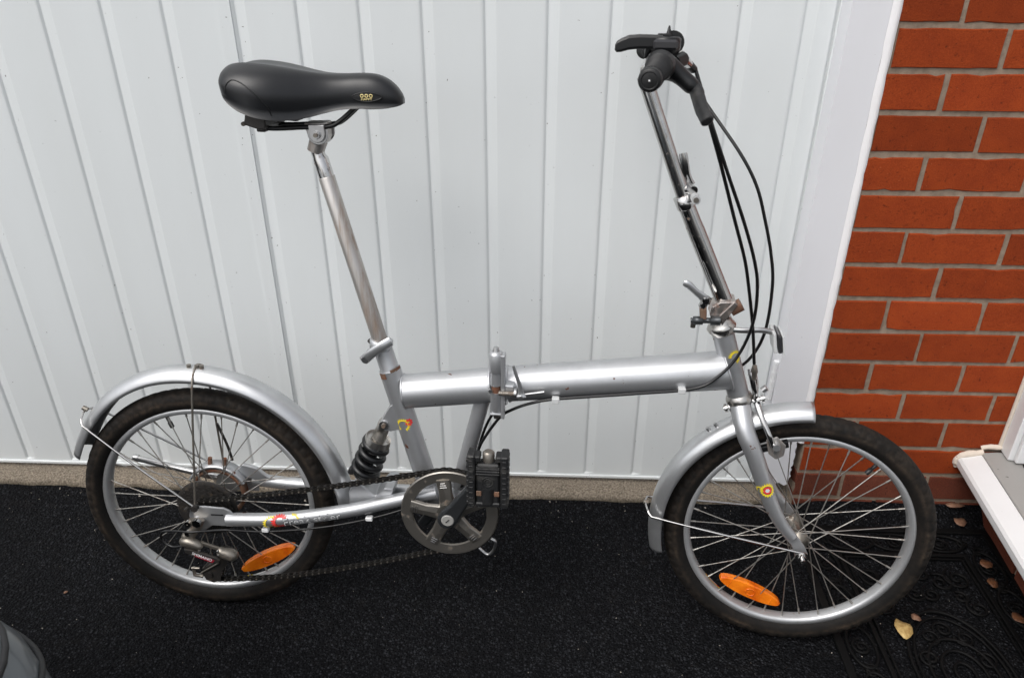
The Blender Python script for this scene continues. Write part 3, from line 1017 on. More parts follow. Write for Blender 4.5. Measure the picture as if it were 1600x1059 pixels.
A0, A1, A2, A3 = V(0.3985, 0.5140), V(0.5585, 0.534), V(0.586, 0.5375), V(0.958, 0.581)
main_r = part(MB().tube([A0, A1], [0.0313, 0.0316], 32), 'main_tube', 'silver')
mt = MB().tube([A2, lerp(A2, A3, 0.5), lerp(A2, A3, 0.93), A3], [0.0316, 0.0326, 0.0340, 0.0342], 32)
axs = lambda h_: lerp(HB.x, HT.x, (h_ - HB.z) / (HT.z - HB.z)) - 0.0085
tdir = (A3 - A2).normalized()
mitre = []
for i_ in range(96, 128):                       # last ring of the side surface
    q_ = mt.v[i_]
    t_ = (axs(q_.z) - q_.x) / tdir.x
    mt.v[i_] = q_ + tdir * t_
    mitre.append(mt.v[i_].copy())
for i_ in range(len(mt.v) - 32, len(mt.v)):     # and its cap
    q_ = mt.v[i_]
    mt.v[i_] = q_ + tdir * ((axs(q_.z) - q_.x) / tdir.x)
main_f = part(mt, 'main_tube', 'silver')
part(MB().tube([V(0.542, 0.512), V(0.4935, 0.318)], 0.0142, 20), 'strut', 'silver')
head = part(MB().tube([HT, lerp(HT, HB, 0.5), HB], [0.0186, 0.0182, 0.0186], 28), 'head_tube', 'silver')
q = wrapper(HT, HB, 0.0184, 0.36, radians(28))
ysun = MB()
cog(ysun, q, 0.007, 0.0125, 16, 0.0, 4.6)
ysun.build('sun_decal', 'yellow', head)
BB = V(0.483, 0.291)
part(MB().tube([BB + Vector((0, 0.034, 0)), BB + Vector((0, -0.034, 0))], 0.0215, 28), 'bottom_bracket', 'silver')
# weld beads
def bead(c, axis, r, th=0.0022, n=40, wob=0.0009):
    axis = axis.normalized()
    e1 = axis.orthogonal().normalized()
    e2 = axis.cross(e1)
    pts = [c + (e1 * cos(2 * pi * i / n) + e2 * sin(2 * pi * i / n)) * (r + wob * noise.noise(Vector((i * 0.9, r * 100, 3)))) for i in range(n)]
    w = MB()
    w.tube(pts, [th * (1 + 0.35 * noise.noise(Vector((i * 1.3, 2, r * 50)))) for i in range(n)], 7, closed=True)
    part(w, 'weld_bead', 'silver')
bead(A0 + (A1 - A0).normalized() * 0.001, A1 - A0, 0.0306)
part(MB().tube(mitre, 0.0021, 7, closed=True), 'weld_bead', 'silver')
bead(A1 - (A1 - A0).normalized() * 0.002, A1 - A0, 0.0314, 0.0025)
bead(A2 + (A3 - A2).normalized() * 0.002, A3 - A2, 0.0314, 0.0025)

# ---- hinge in the middle of the frame
hd = (A3 - A0).normalized()
p = MB()
for (s0, s1) in ((0.5625, 0.5705), (0.5735, 0.5815)):
    p.tube([V(s0, 0.5355), V(s1, 0.5365)], 0.0375, 36, flat=0.95)
hinge = part(p, 'frame_hinge', 'silver')
def yv(h):
    return 0.5675 + 0.000 * h
kn = MB()
kn.tube([V(0.568, 0.616, 0.036), V(0.568, 0.6145, 0.036), V(0.568, 0.610, 0.036), V(0.568, 0.580, 0.036), V(0.568, 0.5785, 0.036)], [0.007, 0.0105, 0.0124, 0.0128, 0.0122], 20)
kn.build('hinge_knuckle', 'silver', hinge)
MB().tube([V(0.568, 0.578, 0.036), V(0.568, 0.5525, 0.036)], 0.0096, 18).build('hinge_knuckle', 'silver', hinge)
MB().tube([V(0.568, 0.5525, 0.036), V(0.568, 0.539, 0.036)], 0.0078, 16).build('hinge_pin', 'rusty', hinge)
MB().tube([V(0.568, 0.539, 0.036), V(0.568, 0.503, 0.036), V(0.568, 0.501, 0.036)], [0.0098, 0.0098, 0.0088], 18).build('hinge_knuckle', 'silver', hinge)
MB().tube([V(0.568, 0.623, 0.036), V(0.568, 0.616, 0.036)], [0.0045, 0.0062], 14).build('hinge_bolt', 'alloy', hinge)
MB().tube([V(0.568, 0.498, 0.036), V(0.569, 0.488, 0.036)], 0.0052, 12).build('hinge_bolt', 'oily', hinge)
pb = MB()
pb.prism([(0.577, 0.493), (0.5835, 0.490), (0.5845, 0.612), (0.577, 0.612)], -0.047, -0.026)
pb.prism([(0.558, 0.4965), (0.5835, 0.4965), (0.5835, 0.501), (0.558, 0.501)], -0.046, -0.026)
pb.build('hinge_plate', 'silver', hinge, bevel=0.0015)
hbk = MB()
hbk.prism([(0.583, 0.532), (0.600, 0.533), (0.601, 0.556), (0.583, 0.557)], -0.045, -0.022)
hbk.build('clamp_block', 'silver', hinge, bevel=0.003)
thr = MB()
for i in range(9):
    s = 0.574 + i * 0.0034
    thr.tube([V(s, 0.5435, 0.0505), V(s + 0.0017, 0.5435, 0.0505), V(s + 0.0034, 0.5435, 0.0505)], [0.0037, 0.0046, 0.0037], 12)
thr.build('clamp_bolt', 'dull', hinge)
MB().tube([V(0.5595, 0.5455, 0.046), V(0.5595, 0.5455, 0.0495)], 0.0035, 12).build('clamp_bolt', 'alloy', hinge)
MB().tube([V(0.6005, 0.544, 0.049), V(0.6045, 0.544, 0.049)], 0.0085, 18).build('washer', 'alloy', hinge)
lv = MB()
lv.tube(spline([V(0.6125, 0.538, 0.053), V(0.6125, 0.546, 0.053), V(0.6105, 0.562, 0.055), V(0.605, 0.580, 0.057), V(0.5995, 0.600, 0.058)], 5), [0.0085, 0.0098, 0.0095, 0.0085, 0.0072, 0.0062, 0.0052, 0.0046, 0.0042, 0.0040, 0.0038, 0.0036, 0.0034, 0.0033, 0.0032, 0.0031, 0.003, 0.003, 0.0029, 0.0028, 0.0024], 14, flat=0.45)
lv.build('hinge_lever', 'fender', hinge)
MB().tube([V(0.6125, 0.5395, 0.055), V(0.6125, 0.5395, 0.0605)], 0.0045, 14, ).build('hinge_bolt', 'alloy', hinge)
MB().tube([V(0.617, 0.540, 0.045), V(0.652, 0.5445, 0.041)], [0.002, 0.0028], 10).build('safety_rod', 'alloy', hinge)

# ---- seat post, clamp, saddle
D1 = (V(0.2715, 0.955) - S0).normalized()
post = part(MB().tube([S0 - D1 * 0.07, V(0.2865, 0.8975), V(0.2862, 0.8990)], [0.0134, 0.0134, 0.0125], 24), 'seat_post', 'galv')
MB().tube([V(0.2866, 0.8970), V(0.2792, 0.9265), V(0.2770, 0.9310), V(0.2715, 0.953)], [0.0128, 0.0127, 0.0108, 0.0105], 24).build('chrome_neck', 'chrome', post)
cl = MB()
cc = S0 + dS * 0.012
e2 = Vector((0, 1, 0))
axd = (dS + Vector((-0.42, 0, 0.02))).normalized()
cl.tube([cc - axd * 0.0085, cc - axd * 0.007, cc + axd * 0.007, cc + axd * 0.0085], [0.0185, 0.0205, 0.0205, 0.0185], 28)
clamp = part(cl, 'seat_clamp', 'silver')
lv = MB()
lv.tube(spline([V(0.384, 0.622, 0.024), V(0.368, 0.613, 0.029), V(0.350, 0.599, 0.028), V(0.338, 0.587, 0.024), V(0.332, 0.581, 0.020)], 5), 0.0088, 12, flat=0.4)
lv.build('clamp_lever', 'fender', clamp)
MB().tube([V(0.337, 0.585, 0.028), V(0.337, 0.585, -0.012)], 0.0062, 14).build('clamp_bolt', 'alloy', clamp)
MB().tube([V(0.352, 0.607, 0.012), V(0.340, 0.611, 0.000)], 0.0045, 10).build('clamp_bolt', 'oily', clamp)

# saddle: sections along s: (s, half width, top height, bottom height, dish in the middle)
SEC = [(0.1385, 0.040, 1.052, 1.036, 0.002), (0.144, 0.064, 1.062, 1.026, 0.004), (0.156, 0.078, 1.069, 1.014, 0.005), (0.176, 0.085, 1.0725, 1.002, 0.006), (0.200, 0.086, 1.0715, 0.994, 0.006),
       (0.225, 0.080, 1.0685, 0.990, 0.005), (0.250, 0.067, 1.0640, 0.989, 0.004), (0.275, 0.052, 1.0590, 0.992, 0.003), (0.300, 0.040, 1.0550, 0.998, 0.001), (0.325, 0.034, 1.0535, 1.003, 0.0),
       (0.350, 0.0315, 1.0545, 1.0045, 0.0), (0.375, 0.030, 1.0535, 1.004, 0.0), (0.393, 0.027, 1.0475, 1.005, 0.0), (0.407, 0.022, 1.0375, 1.007, 0.0), (0.4155, 0.0155, 1.027, 1.009, 0.0), (0.4195, 0.008, 1.020, 1.011, 0.0)]
SEC = [(0.4195 - (0.4195 - a_) * 0.972, b_, c_ + 0.005, d_ + 0.004, e_) for a_, b_, c_, d_, e_ in SEC]
def saddle_section(hw, zt, zb, dish, n=28):
    pts = []
    for i in range(n + 1):
        a = pi * i / n
        c, s_ = cos(a), sin(a)
        x = hw * (abs(c) ** 0.72) * (1 if c >= 0 else -1)
        k = abs(s_) ** 0.72
        z = lerp(zb, zt, k)
        if k < 0.5:
            x *= lerp(0.86, 1.0, k / 0.5)
        z -= dish * max(0.0, 1 - (x / (hw * 0.45)) ** 2) if hw > 0 else 0
        pts.append((x, z))
    return pts
sd_ = MB()
fine = []
for i in range(len(SEC) - 1):
    for k in range(4):
        t = k / 4
        P = [SEC[max(i - 1, 0)], SEC[i], SEC[i + 1], SEC[min(i + 2, len(SEC) - 1)]]
        row = []
        for c in range(5):
            a, b, c2, d = (P[j][c] for j in range(4))
            row.append(0.5 * (2 * b + (c2 - a) * t + (2 * a - 5 * b + 4 * c2 - d) * t * t + (3 * b - a - 3 * c2 + d) * t ** 3))
        fine.append(row)
fine.append(list(SEC[-1]))
def sad_rows(fine, inset=0.0):
    vs = []
    for (s, hw, zt, zb, di) in fine:
        for (x, z) in saddle_section(max(hw - inset, 0.001), zt, zb, di):
            vs.append(V(s, z, x))
    return vs
n = 29
vs = sad_rows(fine)
fs = [(i * n + j, i * n + j + 1, (i + 1) * n + j + 1, (i + 1) * n + j) for i in range(len(fine) - 1) for j in range(n - 1)]
fs += [((i + 1) * n, i * n, i * n + n - 1, (i + 1) * n + n - 1) for i in range(len(fine) - 1)]
sd_.add(vs, fs)
sd_.add(vs[:n], [tuple(range(n))])
sd_.add(vs[-n:], [tuple(range(n - 1, -1, -1))])
saddle = part(sd_, 'saddle', 'vinyl')
# quilted panel seam on the near flank
def flank(s, k):
    """point on the near flank of the saddle: k 0 bottom .. 1 shoulder"""
    for i in range(len(fine) - 1):
        if fine[i][0] <= s <= fine[i + 1][0]:
            t = (s - fine[i][0]) / (fine[i + 1][0] - fine[i][0])
            r = [lerp(fine[i][c], fine[i + 1][c], t) for c in range(5)]
            break
    sec = saddle_section(*r[1:])
    zs = lerp(r[3], r[2], k)
    for j in range(14):
        if sec[j][1] <= zs <= sec[j + 1][1]:
            t = (zs - sec[j][1]) / (sec[j + 1][1] - sec[j][1] + 1e-9)
            x = lerp(sec[j][0], sec[j + 1][0], t)
            return V(s, zs, x + 0.0004)
    return V(s, zs, sec[0][0])
sm = MB()
seam = spline([flank(0.166, 0.30), flank(0.1705, 0.52), flank(0.180, 0.64), flank(0.196, 0.60), flank(0.214, 0.45), flank(0.228, 0.25), flank(0.232, 0.10)], 6)
sm.tube(seam, 0.0009, 6)
sm.build('piping', 'black', saddle)
bd = MB()
c0 = flank(0.3685, 0.36)
bw, bh = 0.0225, 0.0072
def bpt(u, v, e=0.0):
    q = flank(c0.x + u, 0.36)
    return V(c0.x + u, c0.z + v, -q.y + 0.0012 + e)
vs = [bpt(0, 0, 0.001)]
for i in range(32):
    a = 2 * pi * i / 32
    vs.append(bpt(bw * cos(a), bh * sin(a) * (1 - 0.25 * abs(cos(a))), 0.0))
bd.add(vs, [(0, 1 + i, 1 + (i + 1) % 32) for i in range(32)])
bd.tube([p for p in vs[1:]], 0.0009, 6, closed=True)
badge = bd.build('badge', 'black', saddle)
for k in (-1, 0, 1):
    r_ = MB()
    pts = [bpt(k * 0.0068 + 0.0022 * cos(a), 0.0017 + 0.0022 * sin(a), 0.0012) for a in [2 * pi * i / 16 for i in range(16)]]
    r_.tube(pts, 0.0008, 6, closed=True)
    r_.build('badge_ring', 'gold', saddle)
tv, tf = text_mesh('HAPPY', 0.0042, 0.00008)
MB().add([bpt(p.x * 1.35, p.y - 0.0032, 0.0013) for p in tv], tf, False).build('badge_lettering', 'gold', saddle)
for sgn in (-1, 1):
    rl = MB()
    rl.tube(spline([V(0.183, 0.996, sgn * 0.03), V(0.190, 0.981, sgn * 0.03), V(0.215, 0.9765, sgn * 0.026), V(0.262, 0.9785, sgn * 0.021), V(0.300, 0.9800, sgn * 0.019), V(0.318, 0.987, sgn * 0.016), V(0.346, 1.010, sgn * 0.010)], 6), 0.0038, 12)
    rl.build('rail', 'black', saddle)
un = MB()
un.prism([(0.176, 0.984), (0.200, 0.976), (0.210, 0.978), (0.212, 0.993), (0.262, 0.990), (0.262, 1.0), (0.18, 1.0)], -0.045, 0.045)
un.prism([(0.192, 0.972), (0.206, 0.9715), (0.208, 0.980), (0.192, 0.981)], -0.036, 0.036)
un.build('saddle_base', 'oily', saddle, bevel=0.002)
MB().tube([V(0.178, 0.985, -0.04), V(0.176, 0.985, 0.046)], 0.0035, 8).build('saddle_base', 'oily', saddle)
sc = MB()
sc.prism([(0.262, 0.985), (0.297, 0.986), (0.297, 0.962), (0.2925, 0.953), (0.285, 0.949), (0.276, 0.951), (0.270, 0.957), (0.266, 0.966)], -0.0165, 0.0165)
sclamp = part(sc, 'saddle_clamp', 'galv', bevel=0.002)
for (sgn, off) in ((1, 0.0167), (1, 0.0215), (-1, 0.0167)):
    r0 = 0.0165 if off < 0.02 else 0.0125
    MB().prism([(0.284 + r0 * cos(a) * 1.0, 0.968 + r0 * sin(a)) for a in [pi + pi * i / 14 for i in range(15)]] + [(0.284 + r0, 0.983), (0.284 - r0, 0.983)], -sgn * off, -sgn * (off + 0.0035)).build('clamp_cheek', 'alloy', sclamp, bevel=0.001)
MB().tube([V(0.284, 0.968, 0.024), V(0.284, 0.968, 0.0295)], [0.0072, 0.0062], 6).build('clamp_nut', 'alloy', sclamp)
MB().tube([V(0.284, 0.968, 0.0295), V(0.284, 0.968, 0.0335)], 0.0034, 12).build('clamp_nut', 'dull', sclamp)
MB().tube([V(0.2785, 0.956), V(0.2715, 0.938)], [0.0145, 0.0135], 20).build('clamp_socket', 'galv', sclamp)

# ---- rear shock absorber
T0, T1 = V(0.3610, 0.4525), V(0.3065, 0.3225)
dT = (T1 - T0).normalized()
sh = part(MB().tube([T0 + dT * 0.002, T0 + dT * 0.042, T0 + dT * 0.043, T1], [0.0118, 0.0135, 0.0085, 0.0085], 20), 'shock_absorber', 'cup')
e1 = Vector((0, 1, 0))
e2 = dT.cross(e1).normalized()
sp_ = MB()
turns, N = 4.3, 170
pts = []
for i in range(N + 1):
    t = i / N
    a = -turns * 2 * pi * t
    pts.append(T0 + dT * lerp(0.048, 0.130, t) + (e1 * cos(a) + e2 * sin(a)) * lerp(0.0215, 0.0240, t))
sp_.tube(pts, 0.0064, 10)
sp_.build('coil_spring', 'spring', sh)
MB().tube([T0 + dT * 0.046, T0 + dT * 0.122], 0.0105, 18).build('damper_body', 'spring', sh)
cupm = MB()
n = 32
vs = []
for j, (d_, r_) in enumerate(((0.044, 0.010), (0.0445, 0.021), (0.040, 0.0235), (0.052, 0.0245))):
    for i in range(n):
        a = 2 * pi * i / n
        dd = d_ + (0.012 if (j == 3 and (i // 3) % 2) else 0.0)
        vs.append(T0 + dT * dd + (e1 * cos(a) + e2 * sin(a)) * r_)
cupm.add(vs, [(j * n + i, j * n + (i + 1) % n, (j + 1) * n + (i + 1) % n, (j + 1) * n + i) for j in range(3) for i in range(n)], False)
cupm.build('spring_cup', 'cup', sh, solid=0.0015)
MB().tube([T0 + dT * 0.125, T0 + dT * 0.132], [0.022, 0.019], 24).build('spring_cup', 'spring', sh)
MB().tube([T0 + Vector((0, 0.020, 0)), T0 + Vector((0, -0.020, 0))], 0.0085, 16).build('shock_eye', 'alloy', sh)
MB().tube([T0 + Vector((0, -0.020, 0)), T0 + Vector((0, -0.0235, 0))], 0.0045, 6).build('shock_eye', 'dull', sh)
MB().tube([T1 + Vector((0, 0.019, 0)), T1 + Vector((0, -0.019, 0))], 0.0095, 16).build('shock_eye', 'dull', sh)
lug = MB()
for sgn in (-1, 1):
    lug.prism([(0.352, 0.446), (0.3615, 0.441), (0.372, 0.4385), (0.397, 0.446), (0.383, 0.498), (0.3725, 0.4885), (0.362, 0.470)], sgn * 0.0125, sgn * 0.0165)
part(lug, 'shock_lug', 'silver', bevel=0.001)
lug2 = MB()
lug2.prism([(0.288, 0.310), (0.298, 0.330), (0.314, 0.332), (0.340, 0.306), (0.358, 0.326), (0.375, 0.324), (0.366, 0.288), (0.288, 0.274)], -0.030, 0.030)
part(lug2, 'swingarm_yoke', 'silver', bevel=0.003)

# ---- swingarm
cs_path = spline([V(0.455, 0.316, 0.022), V(0.390, 0.3035, 0.031), V(0.290, 0.2845, 0.050), V(0.168, 0.2655, 0.060), V(0.060, 0.2570, 0.060)], 8)
rad = [0.0128] * len(cs_path)
arm = part(MB().tube(cs_path, rad, 20), 'swingarm', 'silver')
fcs = spline([V(0.455, 0.285, -0.028), V(0.365, 0.2770, -0.036), V(0.250, 0.2690, -0.055), V(0.149, 0.2640, -0.060), V(0.066, 0.2700, -0.060)], 8)
MB().tube(fcs, 0.0128, 18).build('stay', 'silver', arm)
for sgn in (1, -1):
    dr = MB().prism([(0.074, 0.270), (0.066, 0.279), (0.056, 0.2835), (0.020, 0.2850), (0.002, 0.284), (-0.010, 0.276), (-0.014, 0.262), (-0.012, 0.246), (-0.004, 0.232), (0.010, 0.228), (0.020, 0.236), (0.030, 0.243), (0.074, 0.243)], -sgn * 0.058, -sgn * 0.0625)
    dr.build('dropout', 'silver', arm, bevel=0.0015)
sl_ = MB()
sl_.prism([(0.030, 0.2695), (0.030, 0.2665), (0.054, 0.2670), (0.054, 0.2700)], -0.0632, -0.0622)
sl_.build('dropout_slot', 'seam', arm)
f = wrapper(V(0.168, 0.2655, 0.060), V(0.290, 0.2845, 0.050), 0.0128, 0.0, radians(10))
ym = MB()
cog(ym, lambda u, v, e=0: f(u - 0.018, v - 0.0015, e), 0.0105, 0.0155, 16, 0.9, 5.6, 0.0, sq=1.1)
ym.build('sun_decal', 'yellow', arm)
ym = MB()
cog(ym, lambda u, v, e=0: f(u + 0.022, v - 0.001, e), 0.0100, 0.0150, 16, -1.6, 1.6, 0.0, sq=1.0)
ym.build('sun_decal', 'yellow', arm)
rm = MB()
cog(rm, lambda u, v, e=0: f(u - 0.002, v, e), 0.0078, 0.0158, 16, 0.2, 5.3, 0.0003, sq=1.1)
rm.build('sun_decal', 'red', arm)
f = wrapper(V(0.168, 0.2655, 0.060), V(0.290, 0.2845, 0.050), 0.0128, 0.47, radians(-4))
for ex, m_, li in ((0.0008, 'letter_dark', 0.0005), (0.0001, 'letter', 0.0009)):
    tv, tf = text_mesh('Freak styler', 0.0195, ex)
    MB().add([f(p.x * 1.18, p.y, li) for p in tv], tf, False).build('frame_lettering', m_, arm)

# ---- wheels
def make_wheel(hub, steer, n_sp, rot, off, yaw, tilt):
    mw = (MS if steer else Matrix.Identity(4)) @ Matrix.Translation(hub + Vector(off)) @ Matrix.Rotation(yaw, 4, 'Z') @ Matrix.Rotation(tilt, 4, 'X')
    prof = [(0.2095, -0.0125), (0.2095, -0.0105), (0.204, -0.0098), (0.2015, 0.0), (0.204, 0.0098), (0.2095, 0.0105), (0.2095, 0.0125), (0.203, 0.0128), (0.1990, 0.0122), (0.1965, 0.0085), (0.1950, 0.0), (0.1965, -0.0085), (0.1990, -0.0122), (0.203, -0.0128)]
    rim = MB().lathe(prof, 120).build('wheel', 'rim', bike, mw=mw)
    # tyre with tread lugs
    SEGS, K = 432, 26
    ty = MB()
    vs = []
    cr, sr = 0.2240, 0.0205
    for i in range(SEGS):
        a = 2 * pi * i / SEGS
        for j in range(K):
            b = radians(-148) + radians(296) * j / (K - 1)
            r = sr
            bb = abs(b)
            if bb < radians(72):
                ph = (i + (3 if b > 0 else 0)) % 6
                if bb > radians(34):
                    r += 0.0013 if ph < 4 else -0.0003
                elif bb > radians(8):
                    r += 0.0010 if (i + 2) % 6 < 4 else -0.0002
                else:
                    r += 0.0010
            R = cr + r * cos(b)
            vs.append((R * cos(a), r * 0.98 * sin(b), R * sin(a)))
    fs = []
    for i in range(SEGS):
        for j in range(K - 1):
            q, w_ = i * K + j, ((i + 1) % SEGS) * K + j
            fs.append((q, w_, w_ + 1, q + 1))
    ty.add(vs, fs)
    ty.build('tyre', 'tyre', rim)
    hubm = MB()
    hubm.lathe([(0.0, -0.062), (0.0046, -0.062), (0.0046, -0.036), (0.011, -0.035), (0.011, -0.030), (0.019, -0.0295), (0.019, -0.0265), (0.0105, -0.024), (0.0095, 0.0), (0.0105, 0.024), (0.019, 0.0265), (0.019, 0.0295), (0.011, 0.030), (0.011, 0.035), (0.0046, 0.036), (0.0046, 0.062), (0.0, 0.062)], 28, closed=False)
    hubm.build('hub', 'dull', rim)
    for i in range(n_sp):
        side = 1 if i % 2 == 0 else -1
        ar = 2 * pi * (i + 0.5) / n_sp + rot
        lead = 1 if (i // 2) % 2 == 0 else -1
        ah = ar + lead * radians(74)
        inn = 0.0018 if lead > 0 else -0.0018
        p0 = Vector((0.0165 * cos(ah), -side * (0.028 + inn), 0.0165 * sin(ah)))
        p1 = Vector((0.1985 * cos(ar), -side * 0.003, 0.1985 * sin(ar)))
        pn = p1 + (p0 - p1).normalized() * 0.014
        MB().tube([p0, pn], 0.00105, 6).tube([pn, p1], 0.0019, 6).build('spoke', 'spoke', rim)
    return rim
wr = make_wheel(HUB_R, False, 36, 0.04, (-0.003, 0.0092, 0), 0.055, -0.003)
wf = make_wheel(HUB_F, True, 36, 0.09, (0.0036, 0.0121, 0), 0.002, -0.034)

def reflector(rim, mid, ang, half=0.066, hh=0.0155):
    n = 28
    vs = []
    out = []
    for i in range(n):
        a = 2 * pi * i / n
        x = half * cos(a)
        x = max(-half * 0.965, min(half * 0.965, x))
        out.append((x, hh * sin(a) * (abs(sin(a)) ** 0.1)))
    ca, sa = cos(ang), sin(ang)
    def T(x, y, z):
        return (mid[0] + x * ca - z * sa, y, mid[1] + x * sa + z * ca)
    mb = MB()
    vs = [T(x, -0.0075, z) for x, z in out] + [T(x * 0.97, -0.0100, z * 0.88) for x, z in out] + [T(x, 0.004, z) for x, z in out] + [T(0, -0.0104, 0)]
    fs = [(i, (i + 1) % n, n + (i + 1) % n, n + i) for i in range(n)] + [(i, 2 * n + i, 2 * n + (i + 1) % n, (i + 1) % n) for i in range(n)]
    fs += [(n + i, n + (i + 1) % n, 3 * n) for i in range(n)] + [tuple(2 * n + i for i in range(n))]
    mb.add(vs, fs, False)
    pts = [T(0.009 * cos(2 * pi * i / 20), -0.0106, 0.0075 * sin(2 * pi * i / 20)) for i in range(20)]
    mb.tube(pts, 0.0012, 6, closed=True)
    for sx in (-1, 1):
        mb.tube([T(sx * half * 0.66, -0.0104, -hh * 0.62), T(sx * half * 0.66, -0.0104, hh * 0.62)], 0.0007, 6)
    o = mb.build('reflector', 'amber', rim)
    tag(o, 'orange spoke reflector')
reflector(wr, (0.100, -0.1340), radians(28))
reflector(wf, (-0.068, -0.1425), radians(-22.5))
def valve(rim, ang, ln):
    c, s = cos(ang), sin(ang)
    MB().tube([(0.197 * c, 0, 0.197 * s), ((0.197 - ln * 0.55) * c, 0, (0.197 - ln * 0.55) * s), ((0.197 - ln * 0.56) * c, 0, (0.197 - ln * 0.56) * s), ((0.197 - ln) * c, 0, (0.197 - ln) * s)], [0.0036, 0.0032, 0.0044, 0.0042], 12).build('valve', 'black', rim)
valve(wr, atan2(0.185, -0.060), 0.026)
valve(wf, atan2(0.152, 0.115), 0.026)
def sticker(rim, a0, a1, m_, y0, y1, r):
    vs = []
    n = 14
    for i in range(n + 1):
        a = lerp(a0, a1, i / n)
        for y in (y0, y1):
            rr = r(y)
            vs.append((rr * cos(a), y, rr * sin(a)))
    MB().add(vs, [(2 * i, 2 * i + 1, 2 * i + 3, 2 * i + 2) for i in range(n)]).build('rim_sticker', m_, rim)
ri = lambda y: 0.1965 - 0.0006 - (0.0085 - abs(y)) * 0.17
for k, (m_, aa) in enumerate((('yellow', 0), ('red', 0.012), ('white', 0.05))):
    sticker(wf, radians(-142 + 8 * 0) + aa, radians(-129) - aa, m_, 0.0008 + 0.0022 * k, 0.0075, lambda y, k=k: ri(y) - 0.0002 * k)
sticker(wr, radians(-78), radians(-73), 'yellow', 0.000, 0.008, ri)
sticker(wr, radians(-70), radians(-58), 'white', 0.001, 0.008, ri)

# axle nuts
for c, steer in ((HUB_R, False), (HUB_F, True)):
    for sgn in (1, -1):
        nm = MB()
        nm.tube([c + Vector((0, -sgn * 0.0630, 0)), c + Vector((0, -sgn * 0.0650, 0))], 0.0115, 20)
        nm.tube([c + Vector((0, -sgn * 0.0650, 0)), c + Vector((0, -sgn * 0.0725, 0))], 0.0088, 6)
        nm.tube([c + Vector((0, -sgn * 0.0725, 0)), c + Vector((0, -sgn * 0.0790, 0))], 0.0046, 12)
        part(nm, 'axle_nut', 'chrome', steer=steer)

# ---- freewheel, spoke guard disc and band brake at the rear hub
fwm = MB()
fwm.lathe([(0.012, -0.0150), (0.060, -0.0150), (0.0612, -0.0162), (0.060, -0.0172), (0.012, -0.0172)], 64, c=HUB_R)
part(fwm, 'spoke_guard', 'oily')
fw_ = MB()
for k, (r_, y_) in enumerate(((0.052, 0.0225), (0.046, 0.0270), (0.041, 0.0315), (0.036, 0.0360), (0.031, 0.0405), (0.027, 0.0445))):
    nt = int(r_ * 500)
    prof2 = []
    for i in range(nt * 4):
        a = 2 * pi * i / (nt * 4)
        rr = r_ + (0.0028 if i % 4 in (1, 2) else 0.0)
        prof2.append((rr * cos(a) + HUB_R.x, rr * sin(a) + HUB_R.z))
    fw_.prism(prof2, -y_, -y_ - 0.0018)
    fw_.tube([HUB_R + Vector((0, -y_ - 0.0016, 0)), HUB_R + Vector((0, -y_ - 0.0052, 0))], r_ * 0.72, 24)
part(fw_, 'freewheel', 'oily')
bk = MB()
bk.lathe([(0.048, 0.034), (0.055, 0.034), (0.055, 0.052), (0.048, 0.052)], 56, c=HUB_R)
band = part(bk, 'band_brake', 'rusty')
cv = MB()
vs = []
N = 22
for i in range(N + 1):
    a = lerp(radians(25), radians(150), i / N)
    for (r_, y_) in ((0.0585, 0.030), (0.064, 0.031), (0.064, 0.058), (0.0585, 0.059)):
        vs.append((HUB_R.x + r_ * cos(a), y_, HUB_R.z + r_ * sin(a)))
cv.add(vs, [(i * 4 + j, i * 4 + (j + 1) % 4, (i + 1) * 4 + (j + 1) % 4, (i + 1) * 4 + j) for i in range(N) for j in range(4)])
cv.build('brake_cover', 'silver', band)
lvb = MB()
lvb.prism([(0.038, 0.300), (0.052, 0.313), (0.080, 0.306), (0.098, 0.290), (0.112, 0.283), (0.086, 0.272), (0.056, 0.282)], 0.046, 0.054)
lvb.build('brake_arm', 'silver', band, bevel=0.003)
for dx in (-0.012, 0.018):
    MB().tube([V(dx, 0.312, -0.042), V(dx + 0.002, 0.327, -0.042)], 0.0045, 8).build('brake_lug', 'rusty', band)

# ---- kickstand folded up on the far side
ks = MB()
ks.tube([V(0.018, 0.262, -0.066), V(-0.040, 0.268, -0.070), V(-0.180, 0.296, -0.074)], [0.0066, 0.0066, 0.0062], 14)
ks.tube([V(-0.180, 0.296, -0.074), V(-0.190, 0.298, -0.074)], [0.0078, 0.0070], 12)
part(ks, 'kickstand', 'alloy')

